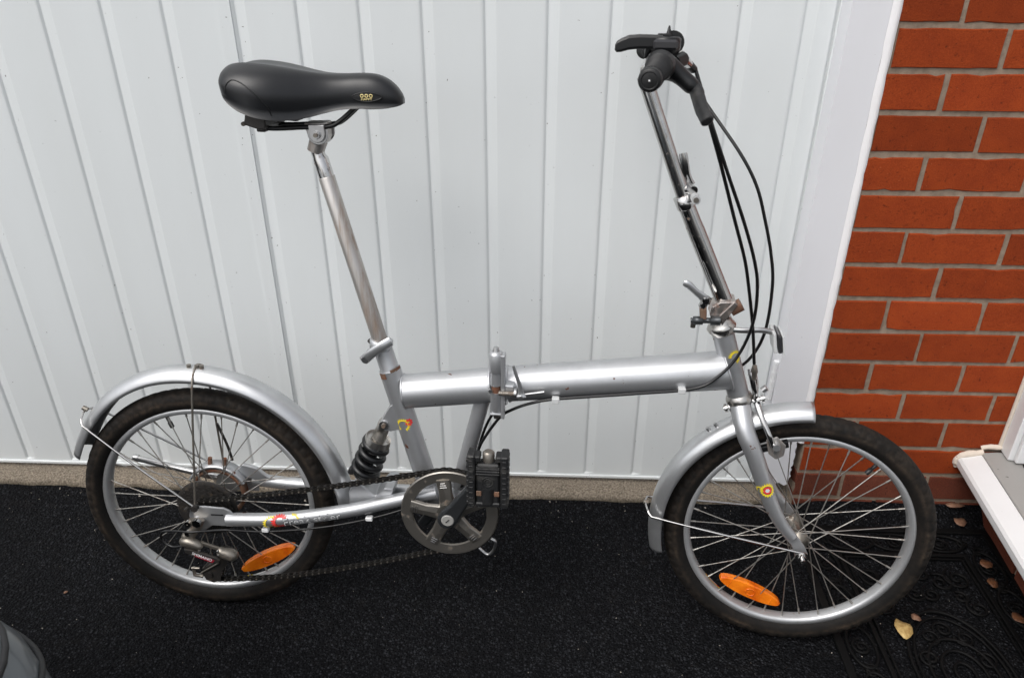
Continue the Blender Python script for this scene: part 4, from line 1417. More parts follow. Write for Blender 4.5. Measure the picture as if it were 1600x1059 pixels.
# ---- chainset
cg = MB()
RC = BB
def Rp(r, a, w):
    return (RC.x + r * cos(a), -w, RC.z + r * sin(a))
cg.lathe([(0.0690, -0.0500), (0.0700, -0.0522), (0.0885, -0.0530), (0.0905, -0.0515), (0.0905, -0.0490), (0.0690, -0.0480)], 180, c=RC, smooth=False)
chainset = part(cg, 'chainset', 'guard')
arms5 = [radians(98 - 72 * k) for k in range(5)]
for a in arms5:
    ca, sa = cos(a), sin(a)
    am = MB()
    ring_ = []
    for (r_, hw, y_) in ((0.010, 0.021, 0.0560), (0.022, 0.0155, 0.0565), (0.045, 0.0128, 0.0565), (0.0735, 0.0148, 0.0545)):
        for (side_, yy) in ((-1, y_ - 0.006), (-0.82, y_ - 0.0008), (0, y_ + 0.0012), (0.82, y_ - 0.0008), (1, y_ - 0.006)):
            x, z = r_ * ca - side_ * hw * sa, r_ * sa + side_ * hw * ca
            ring_.append((RC.x + x, -yy, RC.z + z))
    am.add(ring_, [(i * 5 + j, i * 5 + j + 1, (i + 1) * 5 + j + 1, (i + 1) * 5 + j) for i in range(3) for j in range(4)], False)
    am.add(ring_[-5:], [(0, 1, 2, 3, 4)], False)
    am.build('spider_arm', 'guard', chainset, bevel=0.0012)
    gr_ = MB()
    for k in range(3):
        r_ = 0.060 + 0.0045 * k
        gr_.tube([(RC.x + r_ * ca - t * sa, -0.0572, RC.z + r_ * sa + t * ca) for t in (-0.006 + 0.001 * k, 0.0065 - 0.001 * k)], 0.0007, 6)
    gr_.build('arm_groove', 'alloy', chainset)
tooth = []
for i in range(44 * 4):
    a = 2 * pi * i / (44 * 4)
    r_ = 0.0875 + (0.0032 if i % 4 in (1, 2) else 0)
    tooth.append((r_, a))
cr = MB()
N = len(tooth)
vs = [Rp(r_, a, 0.0462) for r_, a in tooth] + [Rp(r_, a, 0.0440) for r_, a in tooth] + [Rp(0.074, a, 0.0462) for _, a in tooth] + [Rp(0.074, a, 0.0440) for _, a in tooth]
cr.add(vs, [(i, (i + 1) % N, 2 * N + (i + 1) % N, 2 * N + i) for i in range(N)] + [(N + i, N + (i + 1) % N, (i + 1) % N, i) for i in range(N)] + [(N + i, 3 * N + i, 3 * N + (i + 1) % N, N + (i + 1) % N) for i in range(N)] + [(2 * N + i, 2 * N + (i + 1) % N, 3 * N + (i + 1) % N, 3 * N + i) for i in range(N)], False)
cr.build('chainring', 'oily', chainset)
MB().tube([Vector(Rp(0, 0, 0.034)), Vector(Rp(0, 0, 0.0575))], 0.0235, 32).build('spider_hub', 'guard', chainset)
# crank arm
ka = radians(57)
kd = Vector((cos(ka), 0, sin(ka)))
ka0, ka1 = V(0.483, 0.291, 0.0655), V(0.483 + 0.145 * cos(ka), 0.291 + 0.145 * sin(ka), 0.078)
cm = MB()
px = Vector((-sin(ka), 0, cos(ka)))
vs = []
outl = []
for (t, hw) in ((-0.019, 0.006), (-0.0165, 0.013), (-0.008, 0.0178), (0.006, 0.0182), (0.03, 0.0142), (0.07, 0.0118), (0.12, 0.0112), (0.142, 0.0118), (0.152, 0.0085), (0.156, 0.003)):
    c_ = V(0.483, 0.291, lerp(0.0655, 0.078, max(0, t) / 0.145)) + kd * t
    for (q_, y_) in ((-1, 0.006), (-1, -0.003), (-0.7, -0.0065), (0.7, -0.0065), (1, -0.003), (1, 0.006)):
        vs.append(c_ + px * (q_ * hw) + Vector((0, y_, 0)))
n_ = len(vs) // 6
cm.add(vs, [(i * 6 + j, i * 6 + (j + 1) % 6, (i + 1) * 6 + (j + 1) % 6, (i + 1) * 6 + j) for i in range(n_ - 1) for j in range(6)], False)
cm.add(vs[:6], [(5, 4, 3, 2, 1, 0)], False).add(vs[-6:], [(0, 1, 2, 3, 4, 5)], False)
crank = part(cm, 'crank_arm', 'crank', bevel=0.0012)
cap = MB()
cap.tube([V(0.483, 0.291, 0.0715), V(0.483, 0.291, 0.0738), V(0.483, 0.291, 0.0748)], [0.0118, 0.0118, 0.0102], 28)
cap.build('dust_cap', 'cap', crank)
sl_ = MB().prism([(0.483 - 0.004, 0.291 - 0.0028), (0.483 - 0.0025, 0.291 - 0.0038), (0.483 + 0.004, 0.291 + 0.0028), (0.483 + 0.0025, 0.291 + 0.0038)], -0.0755, -0.0745)
sl_.build('cap_slot', 'seam', crank)
# far crank and pedal point the other way
fc = MB()
fc.tube([V(0.483, 0.291, -0.055), V(0.483, 0.291, -0.066)], 0.016, 20)
fc.tube([V(0.483, 0.291, -0.064), V(0.483 - 0.145 * cos(ka), 0.291 - 0.145 * sin(ka), -0.078)], [0.014, 0.0105], 12, flat=0.6)
part(fc, 'crank_arm', 'crank')

# folding pedal, folded flat against the crank
PS, PH, PW = 0.5615, 0.4070, 0.103
pd = MB()
pd.box((PS - 0.021, -PW - 0.0125, PH - 0.048), (PS + 0.021, -PW + 0.0125, PH + 0.032), 0.004)
pedal = part(pd, 'pedal', 'pedal')
for sx in (-1, 1):
    cgm = MB()
    x = PS + sx * 0.0285
    cgm.box((x - 0.0065, -PW - 0.0165, PH - 0.052), (x + 0.0065, -PW + 0.0165, PH + 0.050), 0.002)
    for k in range(9):
        z = PH - 0.046 + k * 0.0105
        cgm.box((x + sx * 0.0055, -PW - 0.0160, z), (x + sx * 0.0074, -PW + 0.014, z + 0.0062), 0.0006)
        cgm.box((x - 0.0035, -PW - 0.0175, z + 0.002), (x + 0.0035, -PW - 0.016, z + 0.0042), 0.0005)
    cgm.build('pedal_cage', 'pedal', pedal)
    ear = MB().box((x - sx * 0.010 - 0.0055, -PW - 0.012, PH + 0.036), (x - sx * 0.010 + 0.0055, -PW + 0.012, PH + 0.047), 0.002)
    ear.build('pedal_ear', 'pedal', pedal)
for k in range(4):
    z = PH + 0.013 + k * 0.0045
    MB().box((PS - 0.0205, -PW - 0.0155 + k * 0.0012, z), (PS + 0.0205, -PW - 0.012, z + 0.0028), 0.0006).build('pedal_rib', 'pedal', pedal)
em = MB()
em.tube([(PS + 0.0095 * cos(2 * pi * i / 24), -PW - 0.0132, PH - 0.001 + 0.0095 * sin(2 * pi * i / 24)) for i in range(24)], 0.0011, 6, closed=True)
em.tube([(PS + 0.0055 * cos(2 * pi * i / 24), -PW - 0.0132, PH - 0.001 + 0.0055 * sin(2 * pi * i / 24)) for i in range(24)], 0.0009, 6, closed=True)
em.build('pedal_emblem', 'pedal', pedal)
MB().tube([(PS, -PW - 0.009, PH - 0.014), (PS, -PW - 0.009, PH - 0.044)], 0.0105, 16).build('pedal_barrel', 'pedal', pedal)
MB().box((PS - 0.0215, -PW - 0.0145, PH - 0.0515), (PS + 0.0215, -PW + 0.010, PH - 0.043), 0.002).build('pedal_end', 'pedal', pedal)
for sx, m_ in ((-1, 'rusty'), (1, 'leaf_tan')):
    MB().box((PS + sx * 0.0155 - 0.0045, -PW - 0.0138, PH - 0.030), (PS + sx * 0.0155 + 0.0045, -PW - 0.0120, PH - 0.020), 0.0008).build('pedal_bolt', m_, pedal)
MB().tube([(PS, -PW + 0.004, PH + 0.030), (PS, -PW + 0.004, PH + 0.047), (PS, -PW + 0.004, PH + 0.050)], [0.0105, 0.0105, 0.0075], 18).build('pedal_pivot', 'dull', pedal)
MB().tube([(0.483 + 0.145 * cos(ka), -0.078, 0.291 + 0.145 * sin(ka)), (PS, -PW, PH - 0.004)], 0.0075, 14).build('pedal_axle', 'chrome', pedal)
# small wire hook below the bottom bracket
hk = MB().tube(spline([V(0.500, 0.235, 0.012), V(0.522, 0.203, 0.014), V(0.538, 0.187, 0.018), V(0.551, 0.179, 0.020), V(0.562, 0.190, 0.020), V(0.566, 0.208, 0.020), V(0.559, 0.215, 0.020), V(0.550, 0.212, 0.018)], 6), 0.0030, 10)
part(hk, 'wire_hook', 'alloy')

# ---- derailleur
da = MB()
da.tube(spline([V(0.006, 0.262, 0.072), V(0.003, 0.246, 0.076), V(-0.010, 0.230, 0.079), V(-0.017, 0.222, 0.080)], 5), [0.0145, 0.0145, 0.013, 0.012, 0.0105, 0.0095, 0.009, 0.009, 0.0095, 0.0105, 0.0115, 0.012, 0.0125, 0.0125, 0.012, 0.0115], 16, flat=0.7)
der = part(da, 'derailleur', 'dull')
hb = MB()
hb.tube([V(0.010, 0.261, 0.078), V(0.010, 0.261, 0.085)], 0.0085, 6)
hb.tube([V(-0.008, 0.258, 0.076), V(-0.008, 0.258, 0.083)], 0.0055, 12)
hb.tube([V(-0.010, 0.238, 0.080), V(-0.010, 0.238, 0.087)], 0.0050, 12)
hb.build('mounting_bolt', 'chrome', der)
kb = MB()
kb.tube(spline([V(-0.026, 0.216, 0.080), V(-0.012, 0.219, 0.084), V(0.006, 0.213, 0.085), V(0.012, 0.207, 0.085)], 5), [0.0075, 0.0085, 0.0095, 0.010, 0.0105, 0.0105, 0.0105, 0.010, 0.010, 0.0095, 0.009, 0.0085, 0.008, 0.0075, 0.007, 0.0065], 14)
kb.build('knuckle', 'dull', der)
lp = MB()
lp.prism([(-0.018, 0.2085), (-0.016, 0.200), (0.034, 0.180), (0.044, 0.180), (0.050, 0.188), (0.044, 0.192), (-0.004, 0.208)], -0.094, -0.088)
lp.build('link_plate', 'oily', der, bevel=0.0012)
lr = MB()
lr.prism([(0.000, 0.2005), (0.003, 0.1935), (0.0345, 0.1815), (0.0400, 0.1870), (0.036, 0.1895)], -0.0945, -0.0941)
lr.build('link_label', 'label_red', der)
tv, tf = text_mesh('SHIMANO', 0.0086, 0.00015)
an = atan2(0.1855 - 0.1995, 0.036)
MB().add([V(0.0165 + p.x * 1.02 * cos(an) - p.y * sin(an), 0.1945 + p.x * 1.02 * sin(an) + p.y * cos(an), 0.0951) for p in tv], tf, False).build('link_lettering', 'white', der)
li = MB()
li.prism([(0.010, 0.219), (0.012, 0.211), (0.050, 0.197), (0.052, 0.204)], -0.082, -0.077)
li.build('link_plate', 'dull', der, bevel=0.001)
for (s_, h_) in ((0.008, 0.214), (0.010, 0.204), (0.046, 0.2055), (0.046, 0.1965)):
    MB().tube([V(s_, h_, 0.088), V(s_, h_, 0.0925)], [0.0026, 0.0018], 10).build('rivet', 'alloy', der)
lb = MB()
lb.tube(spline([V(0.044, 0.204, 0.082), V(0.052, 0.197, 0.082), V(0.066, 0.190, 0.079), V(0.070, 0.182, 0.076)], 5), [0.006, 0.0075, 0.0085, 0.009, 0.0095, 0.010, 0.0105, 0.011, 0.0115, 0.0118, 0.012, 0.012, 0.0115, 0.011, 0.010, 0.008], 14)
lb.build('lower_knuckle', 'dull', der)
cgd = MB()
for y_ in (0.050, 0.066):
    cgd.prism([(0.052, 0.186), (0.062, 0.176), (0.050, 0.160), (0.036, 0.140), (0.030, 0.118), (0.016, 0.112), (0.002, 0.118), (-0.004, 0.132), (0.004, 0.148), (0.020, 0.158), (0.034, 0.176)], -y_, -y_ - 0.0022)
cgd.build('cage', 'oily', der)
for (s_, h_, r_) in ((0.012, 0.132, 0.0175), (0.047, 0.176, 0.016)):
    pw = MB()
    poly = []
    for i in range(40):
        a = 2 * pi * i / 40
        rr = r_ + (0.002 if i % 4 in (1, 2) else 0)
        poly.append((s_ + rr * cos(a), h_ + rr * sin(a)))
    pw.prism(poly, -0.0545, -0.0635)
    pw.tube([V(s_, h_, 0.068), V(s_, h_, 0.0715)], 0.005, 8)
    pw.build('jockey_wheel', 'oily', der)
sb = MB()
sb.tube([V(-0.020, 0.146, 0.068), V(-0.020, 0.128, 0.068), V(-0.004, 0.126, 0.068)], 0.0035, 8)
sb.tube([V(-0.024, 0.144, 0.068), V(-0.008, 0.1445, 0.068)], 0.0026, 8)
sb.tube([V(-0.006, 0.134, 0.068), V(0.034, 0.163, 0.072)], 0.0018, 8)
sb.build('cage_stop', 'dull', der)

# ---- chain (links joined: each is only a few pixels)
def chain_path():
    pts = []
    pts += [V(0.0, 0.2835, 0.0445)]
    for t in (0.12, 0.25, 0.5, 0.75):
        sag = -0.0045 * sin(pi * t)
        pts.append(V(lerp(0.0, 0.455, t), lerp(0.2835, 0.3755, t) + sag, lerp(0.0445, 0.045, t)))
    for k in range(17):
        a = radians(lerp(107, -102, k / 16))
        pts.append(V(BB.x + 0.0895 * cos(a), BB.z + 0.0895 * sin(a), 0.045))
    for t in (0.25, 0.5, 0.75):
        pts.append(V(lerp(0.464, 0.03, t), lerp(0.2035, 0.108, t) - 0.010 * sin(pi * t), lerp(0.045, 0.059, t)))
    pts.append(V(0.012, 0.1125, 0.059))
    return pts
cp = spline(chain_path(), 14)
# resample at half an inch pitch
PITCHC = 0.0127
res = [cp[0]]
acc = 0.0
for i in range(1, len(cp)):
    seg = (cp[i] - cp[i - 1]).length
    d0 = 0.0
    while acc + (seg - d0) >= PITCHC:
        d0 += PITCHC - acc
        res.append(cp[i - 1] + (cp[i] - cp[i - 1]) * (d0 / seg))
        acc = 0.0
    acc += seg - d0
chm = MB()
chr_ = MB()
for i in range(len(res) - 1):
    a, b = res[i], res[i + 1]
    d = (b - a).normalized()
    nrm = Vector((0, 1, 0)).cross(d).normalized()
    outer = i % 2 == 0
    for sgn in (-1, 1):
        y_ = (0.0036 if outer else 0.0026) * sgn
        th = 0.0009 * sgn
        ring_ = []
        for t, hw in ((-0.0036, 0.0018), (-0.0022, 0.0034), (0.0015, 0.0040), (0.00635, 0.0029), (0.0112, 0.0040), (0.0149, 0.0034), (0.0163, 0.0018)):
            ring_.append((t, hw))
        poly = [a + d * t + nrm * hw for t, hw in ring_] + [a + d * t - nrm * hw for t, hw in reversed(ring_)]
        k = len(poly)
        vs = [p_ + Vector((0, y_, 0)) for p_ in poly] + [p_ + Vector((0, y_ + th, 0)) for p_ in poly]
        chm.add(vs, [tuple(range(k)), tuple(range(2 * k - 1, k - 1, -1))] + [(j, (j + 1) % k, k + (j + 1) % k, k + j) for j in range(k)], False)
    chr_.tube([a + Vector((0, -0.0060, 0)), a + Vector((0, 0.0060, 0))], 0.0017, 8)
    chm.tube([a + Vector((0, -0.0025, 0)), a + Vector((0, 0.0025, 0))], 0.0037, 8)
chain = part(chm, 'chain', 'chain')
tag(chain, kind='stuff')
o = chr_.build('chain_rivets', 'dull', chain)
tag(o, kind='stuff')

# ---- mudguards
def mudguard(hub, steer, a0, a1, rfun, half, depth, name='mudguard'):
    N, K = 90, 13
    vs = []
    for i in range(N + 1):
        a = lerp(a0, a1, i / N)
        R = rfun(a)
        for j in range(K):
            b = lerp(-1, 1, j / (K - 1))
            y_ = half * sin(b * pi / 2 * 0.98)
            rr = R - depth * (1 - cos(b * pi / 2 * 0.98))
            # rounded ends
            vs.append((hub.x + rr * cos(a), y_, hub.z + rr * sin(a)))
    fs = [(i * K + j, i * K + j + 1, (i + 1) * K + j + 1, (i + 1) * K + j) for i in range(N) for j in range(K - 1)]
    return part(MB().add(vs, fs), name, 'fender', steer=steer, solid=0.0011)
rfr = lambda a: lerp(0.2905, 0.2965, smooth((a - 0.1) / 1.2)) - 0.020 * smooth((a - 1.7) / 1.1)
mr = mudguard(HUB_R, False, radians(0), radians(156.5), rfr, 0.0265, 0.024)
mf = mudguard(HUB_F, True, radians(92), radians(191.5), lambda a: 0.2785 - 0.008 * smooth((a - 2.4) / 0.9), 0.0265, 0.024)
def wire(ctrl, parent, r=0.0021, m_='chrome', n=7, name='mudguard_stay'):
    return MB().tube(spline(ctrl, n), r, 8).build(name, m_, parent)
wire([V(0.006, 0.2835, 0.068), V(-0.10, 0.3545, 0.052), V(-0.196, 0.420, 0.034), V(-0.2095, 0.4300, 0.0295), V(-0.2145, 0.4395, 0.020), V(-0.2185, 0.4440, 0.0), V(-0.2145, 0.4395, -0.020), V(-0.2095, 0.4300, -0.0295), V(-0.196, 0.420, -0.034), V(-0.10, 0.3545, -0.052), V(0.006, 0.2835, -0.068)], mr)
wire([V(0.004, 0.2880, 0.0665), V(0.010, 0.40, 0.050), V(0.016, 0.505, 0.0345), V(0.017, 0.520, 0.0315), V(0.0165, 0.535, 0.024), V(0.0155, 0.5465, 0.008), V(0.0150, 0.5485, 0.0), V(0.0155, 0.5465, -0.008), V(0.0165, 0.535, -0.024), V(0.017, 0.520, -0.0315), V(0.016, 0.505, -0.0345), V(0.010, 0.40, -0.050), V(0.004, 0.2880, -0.0665)], mr, 0.0021, 'dull')
for ds in (-0.012, 0.003, 0.012):
    MB().tube([V(0.014 + ds, 0.5445, 0.004), V(0.0145 + ds, 0.5510, 0.004)], 0.0042, 8).build('stay_bolt', 'dull', mr)
MB().tube([V(-0.213, 0.446, 0.0), V(-0.222, 0.4500, 0.0)], 0.0045, 8).build('stay_bolt', 'dull', mr)
b_ = MB()
b_.tube([V(0.004, 0.2855, 0.0635), V(0.004, 0.2855, 0.074)], 0.0068, 6)
b_.tube([V(-0.013, 0.2795, 0.064), V(-0.013, 0.2795, 0.073)], 0.0046, 8)
b_.build('stay_bolt', 'oily', mr)
wire([V(1.130, 0.2600, 0.066), V(0.985, 0.2735, 0.050), V(0.872, 0.2835, 0.034), V(0.857, 0.2860, 0.0295), V(0.8510, 0.2920, 0.020), V(0.8480, 0.2950, 0.0), V(0.8510, 0.2920, -0.020), V(0.857, 0.2860, -0.0295), V(0.872, 0.2835, -0.034), V(0.985, 0.2735, -0.050), V(1.130, 0.2600, -0.066)], mf)
MB().tube([V(0.853, 0.294, 0), V(0.844, 0.2955, 0)], 0.0045, 8).build('stay_bolt', 'dull', mf)
for (s_, h_) in ((0.945, 0.4640), (0.957, 0.4740)):
    MB().tube([V(s_ + 0.004, h_ - 0.004, 0.004), V(s_ - 0.002, h_ + 0.003, 0.004)], 0.0034, 8).build('stay_bolt', 'alloy', mf)

# ---- fork and headset
fk = MB()
for sgn in (1, -1):
    pts = spline([V(0.9935, 0.524, 0.000), V(0.9975, 0.506, sgn * 0.018), V(1.0055, 0.480, sgn * 0.036), V(1.0225, 0.4440, sgn * 0.045), V(1.0580, 0.3600, sgn * 0.0505), V(1.0850, 0.3120, sgn * 0.0525), V(1.1080, 0.2840, sgn * 0.0535)], 6)
    N = len(pts)
    rad = [lerp(0.0185, 0.0165, min(1, i / 12)) if i < 14 else lerp(0.0165, 0.0095, (i - 14) / (N - 15)) for i in range(N)]
    fk.tube(pts, rad, 22)
fork = part(fk, 'fork', 'silver', steer=True)
for sgn in (1, -1):
    fd = MB().prism([(1.100, 0.296), (1.092, 0.286), (1.108, 0.270), (1.1165, 0.252), (1.120, 0.238), (1.136, 0.238), (1.140, 0.252), (1.132, 0.268), (1.118, 0.286), (1.110, 0.294)], -sgn * 0.0515, -sgn * 0.0570)
    fd.build('fork_end', 'silver', fork, bevel=0.0015)
f = wrapper(V(1.0225, 0.4440, 0.045), V(1.0580, 0.3600, 0.0505), 0.0152, 0.72, radians(10))
sundecal(fork, f, 0.0135)
ym = MB()
cog(ym, lambda u, v, e=0: f(u - 0.004, v - 0.013, e), 0.004, 0.0075, 10, 1.0, 5.2)
ym.build('sun_decal', 'yellow', fork)
hc = MB()
hc.tube([HT + ax * -0.006, HT + ax * 0.002, HT + ax * 0.008, HT + ax * 0.012, HT + ax * 0.016, HT + ax * 0.021, HT + ax * 0.024], [0.0188, 0.0235, 0.0250, 0.0225, 0.0200, 0.0190, 0.0150], 28)
part(hc, 'headset_cup', 'cup')
hc = MB()
hc.tube([HB - ax * -0.008, HB - ax * -0.003, HB - ax * 0.004, HB - ax * 0.009, HB - ax * 0.013], [0.0190, 0.0225, 0.0235, 0.0215, 0.0185], 28)
part(hc, 'headset_cup', 'cup')

# ---- folding stem
Q0, Q1 = V(0.9500, 0.700), V(0.8625, 0.880)
low = part(MB().tube([Q0, lerp(Q0, Q1, 0.70), lerp(Q0, Q1, 0.76), Q1], [0.0143, 0.0143, 0.0137, 0.0137], 26), 'stem_post', 'chrome', steer=True)
upv = part(MB().tube([lerp(Q0, Q1, 0.9), V(0.7880, 1.061)], 0.0116, 24), 'stem_post', 'chrome', steer=True)
dq = (Q1 - Q0).normalized()
colr = MB()
colr.tube([Q1 - dq * 0.020, Q1 - dq * 0.018, Q1 + dq * 0.002, Q1 + dq * 0.003], [0.0140, 0.0156, 0.0156, 0.0120], 26)
clr = part(colr, 'stem_clamp', 'chrome', steer=True)
MB().prism([(0.870, 0.874), (0.886, 0.8795), (0.884, 0.888), (0.868, 0.8905)], -0.0155, 0.0155).build('clamp_ear', 'alloy', clr, bevel=0.002)
MB().tube([V(0.8795, 0.8835, 0.014), V(0.8805, 0.8835, 0.034)], 0.0072, 16).build('clamp_nut', 'letter', clr)
MB().tube([V(0.8805, 0.8835, 0.034), V(0.8805, 0.8835, 0.0365)], 0.0042, 12).build('clamp_nut', 'dull', clr)
ql = MB()
N = 12
path_ = spline([V(0.872, 0.898, -0.006), V(0.866, 0.912, 0.000), V(0.861, 0.930, 0.004), V(0.856, 0.949, 0.004)], 4)
ql.tube(path_, [0.0085, 0.0080, 0.0072, 0.0068, 0.0066, 0.0064, 0.0064, 0.0064, 0.0064, 0.0064, 0.0066, 0.0066, 0.0060], 12, flat=0.4)
ql.build('quick_release_lever', 'chrome', clr)
MB().tube([V(0.8675, 0.897, -0.010), V(0.8765, 0.8935, 0.016)], 0.0075, 14).build('quick_release_cam', 'chrome', clr)

hbk = MB()
hbk.prism([(0.925, 0.704), (0.937, 0.713), (0.962, 0.7155), (0.9645, 0.712), (0.9435, 0.6745), (0.9340, 0.672), (0.923, 0.688)], -0.021, 0.019)
sh_ = part(hbk, 'stem_hinge', 'chrome_rust', steer=True, bevel=0.003)
pts_ = MB().prism([(0.9380, 0.690), (0.960, 0.7165), (0.9655, 0.711), (0.9445, 0.6720)], -0.0235, -0.0205)
pts_.build('hinge_plate', 'chrome_rust', sh_, bevel=0.002)
MB().tube([V(0.957, 0.695, 0.006), V(0.974, 0.706, 0.006)], [0.0115, 0.0110], 18).build('hinge_pivot', 'rusty', sh_)
hp = MB()
hp.tube([V(0.8925, 0.6800, 0.026), V(0.8960, 0.6802, 0.026), V(0.8965, 0.6802, 0.026), V(0.9120, 0.6810, 0.026), V(0.9125, 0.6810, 0.026), V(0.924, 0.6818, 0.026), V(0.9245, 0.6818, 0.026), V(0.9400, 0.6825, 0.026)], [0.0045, 0.0045, 0.0072, 0.0072, 0.0048, 0.0048, 0.0080, 0.0080], 16)
hp.build('hinge_pin', 'crank', sh_)
MB().tube([V(0.8975, 0.682, 0.026), V(0.897, 0.668, 0.026)], 0.0042, 8).build('hinge_pin', 'oily', sh_)
MB().prism([(0.905, 0.703), (0.916, 0.705), (0.918, 0.684), (0.908, 0.682)], -0.030, -0.010).build('hinge_link', 'rusty', sh_, bevel=0.002)
hl = MB()
pth = spline([V(0.9145, 0.7165, 0.025), V(0.9065, 0.7240, 0.028), V(0.8950, 0.7330, 0.031), V(0.8840, 0.7430, 0.032), V(0.8745, 0.7475, 0.032)], 4)
hl.tube(pth, [0.0058, 0.0064, 0.007, 0.007, 0.0068, 0.0064, 0.006, 0.0058, 0.0056, 0.0056, 0.0058, 0.006, 0.0062, 0.0064, 0.0064, 0.006, 0.0045], 12, flat=0.45)
hl.build('hinge_lever', 'fender', sh_)
hn = MB()
hn.tube([V(0.9085, 0.704, 0.024), V(0.9115, 0.712, 0.024), V(0.9120, 0.7135, 0.024), V(0.9150, 0.722, 0.024)], [0.0070, 0.0070, 0.0095, 0.0088], 16)
hn.build('hinge_nut', 'chrome', sh_)
part(MB().tube([HT + ax * 0.016, V(0.9455, 0.690)], [0.0125, 0.0125], 20), 'steerer', 'chrome_rust', steer=True)

# ---- front reflector bracket
ar = MB()
ar.tube(spline([V(0.958, 0.662, 0.012), V(0.985, 0.6625, 0.013), V(1.010, 0.6640, 0.011), V(1.030, 0.6595, 0.006)], 5), 0.0050, 12, flat=0.7)
brk = part(ar, 'reflector_bracket', 'alloy', steer=True)
rfp = MB().prism([(1.0275, 0.664), (1.0335, 0.6635), (1.0405, 0.628), (1.0345, 0.627)], -0.022, 0.022)
rfp.build('reflector_back', 'letter', brk, bevel=0.002)
MB().prism([(1.0350, 0.6635), (1.0430, 0.6580), (1.0485, 0.6290), (1.0415, 0.6270)], -0.0235, 0.0235).build('front_reflector', 'refl_clear', brk, bevel=0.003)
MB().prism([(1.0435, 0.6585), (1.0455, 0.6600), (1.0525, 0.6260), (1.0492, 0.6275)], -0.0245, 0.0245).build('reflector_rim', 'letter', brk)

# ---- front brake caliper
bc = MB()
bc.tube([V(0.968, 0.506, 0.0), V(1.036, 0.533, 0.0)], 0.0042, 12)
for (s_, r_) in ((0.972, 0.0082), (0.979, 0.0105), (1.018, 0.0095), (1.024, 0.0115), (1.032, 0.0080)):
    c_ = V(s_, 0.506 + (s_ - 0.968) * 0.40, 0.0)
    d_ = Vector((0.93, 0, 0.37))
    bc.tube([c_ - d_ * 0.0022, c_ + d_ * 0.0022], r_, 14)
brake = part(bc, 'front_brake', 'chrome', steer=True)
b1 = MB()
b1.tube(spline([V(1.001, 0.594, 0.016), V(1.007, 0.574, 0.022), V(1.014, 0.552, 0.018), V(1.020, 0.530, 0.006), V(1.030, 0.507, 0.024), V(1.044, 0.480, 0.038), V(1.054, 0.458, 0.036)], 5), 0.0050, 12, flat=0.6)
b1.build('brake_arm', 'chrome', brake)
b1 = MB()
b1.tube(spline([V(1.006, 0.590, 0.010), V(1.014, 0.566, 0.008), V(1.019, 0.540, -0.004), V(1.026, 0.515, -0.026), V(1.040, 0.484, -0.040), V(1.052, 0.459, -0.036)], 5), 0.0050, 12, flat=0.6)
b1.build('brake_arm', 'chrome', brake)
for sgn in (1, -1):
    MB().prism([(1.030, 0.434), (1.034, 0.447), (1.080, 0.465), (1.084, 0.452)], -sgn * 0.0165, -sgn * 0.026).build('brake_pad', 'black', brake, bevel=0.0015)
    MB().prism([(1.042, 0.466), (1.060, 0.474), (1.077, 0.458), (1.0765, 0.437), (1.064, 0.428), (1.050, 0.438)], -sgn * 0.0270, -sgn * 0.0300).build('pad_holder', 'galv', brake, bevel=0.002)
    MB().tube([V(1.0595, 0.4585, sgn * 0.030), V(1.0595, 0.4585, sgn * 0.042)], 0.0068, 6).build('pad_nut', 'fender', brake)
MB().tube([V(1.0595, 0.4455, 0.030), V(1.0595, 0.4455, 0.034)], 0.003, 8).build('pad_nut', 'alloy', brake)
MB().tube([V(1.006, 0.604, 0.022), V(1.007, 0.592, 0.022), V(1.0075, 0.590, 0.022), V(1.008, 0.578, 0.022)], [0.0038, 0.0062, 0.0048, 0.0042], 10).build('cable_adjuster', 'dull', brake)
MB().tube([V(1.008, 0.580, 0.022), V(1.012, 0.550, 0.020)], 0.0009, 6).build('inner_wire', 'alloy', brake)
MB().tube([V(1.028, 0.550, 0.006), V(1.034, 0.556, 0.006)], 0.006, 12).build('brake_bolt', 'alloy', brake)

# ---- handlebar, grips, levers, shifter
BS, BH = 0.8065, 1.0880               # where the levers and the shifter clamp on
def barpt(w_):
    """centre line of the bent handlebar; w_ signed"""
    tab = ((0.0, 0.7935, 1.0685), (0.035, 0.7940, 1.0700), (0.075, 0.8000, 1.0830), (0.105, 0.8065, 1.0890), (0.150, 0.8055, 1.0880), (0.215, 0.7985, 1.0855), (0.285, 0.7895, 1.0815))
    x = abs(w_) if w_ > 0 else abs(w_) * 1.05
    w_ = w_ if w_ > 0 else w_ * 0.96
    for i in range(len(tab) - 1):
        if tab[i][0] <= x <= tab[i + 1][0]:
            t = (x - tab[i][0]) / (tab[i + 1][0] - tab[i][0])
            return V(lerp(tab[i][1], tab[i + 1][1], t), lerp(tab[i][2], tab[i + 1][2], t), w_)
    return V(tab[-1][1], tab[-1][2], w_)
bar = part(MB().tube(spline([barpt(w_) for w_ in (0.278, 0.215, 0.15, 0.105, 0.075, 0.035, 0.0, -0.035, -0.075, -0.105, -0.15, -0.215, -0.278)], 4), 0.0111, 22), 'handlebar', 'chrome', steer=True)
MB().tube([barpt(0.022), barpt(-0.022)], 0.0124, 22).build('bar_clamp', 'chrome', bar)
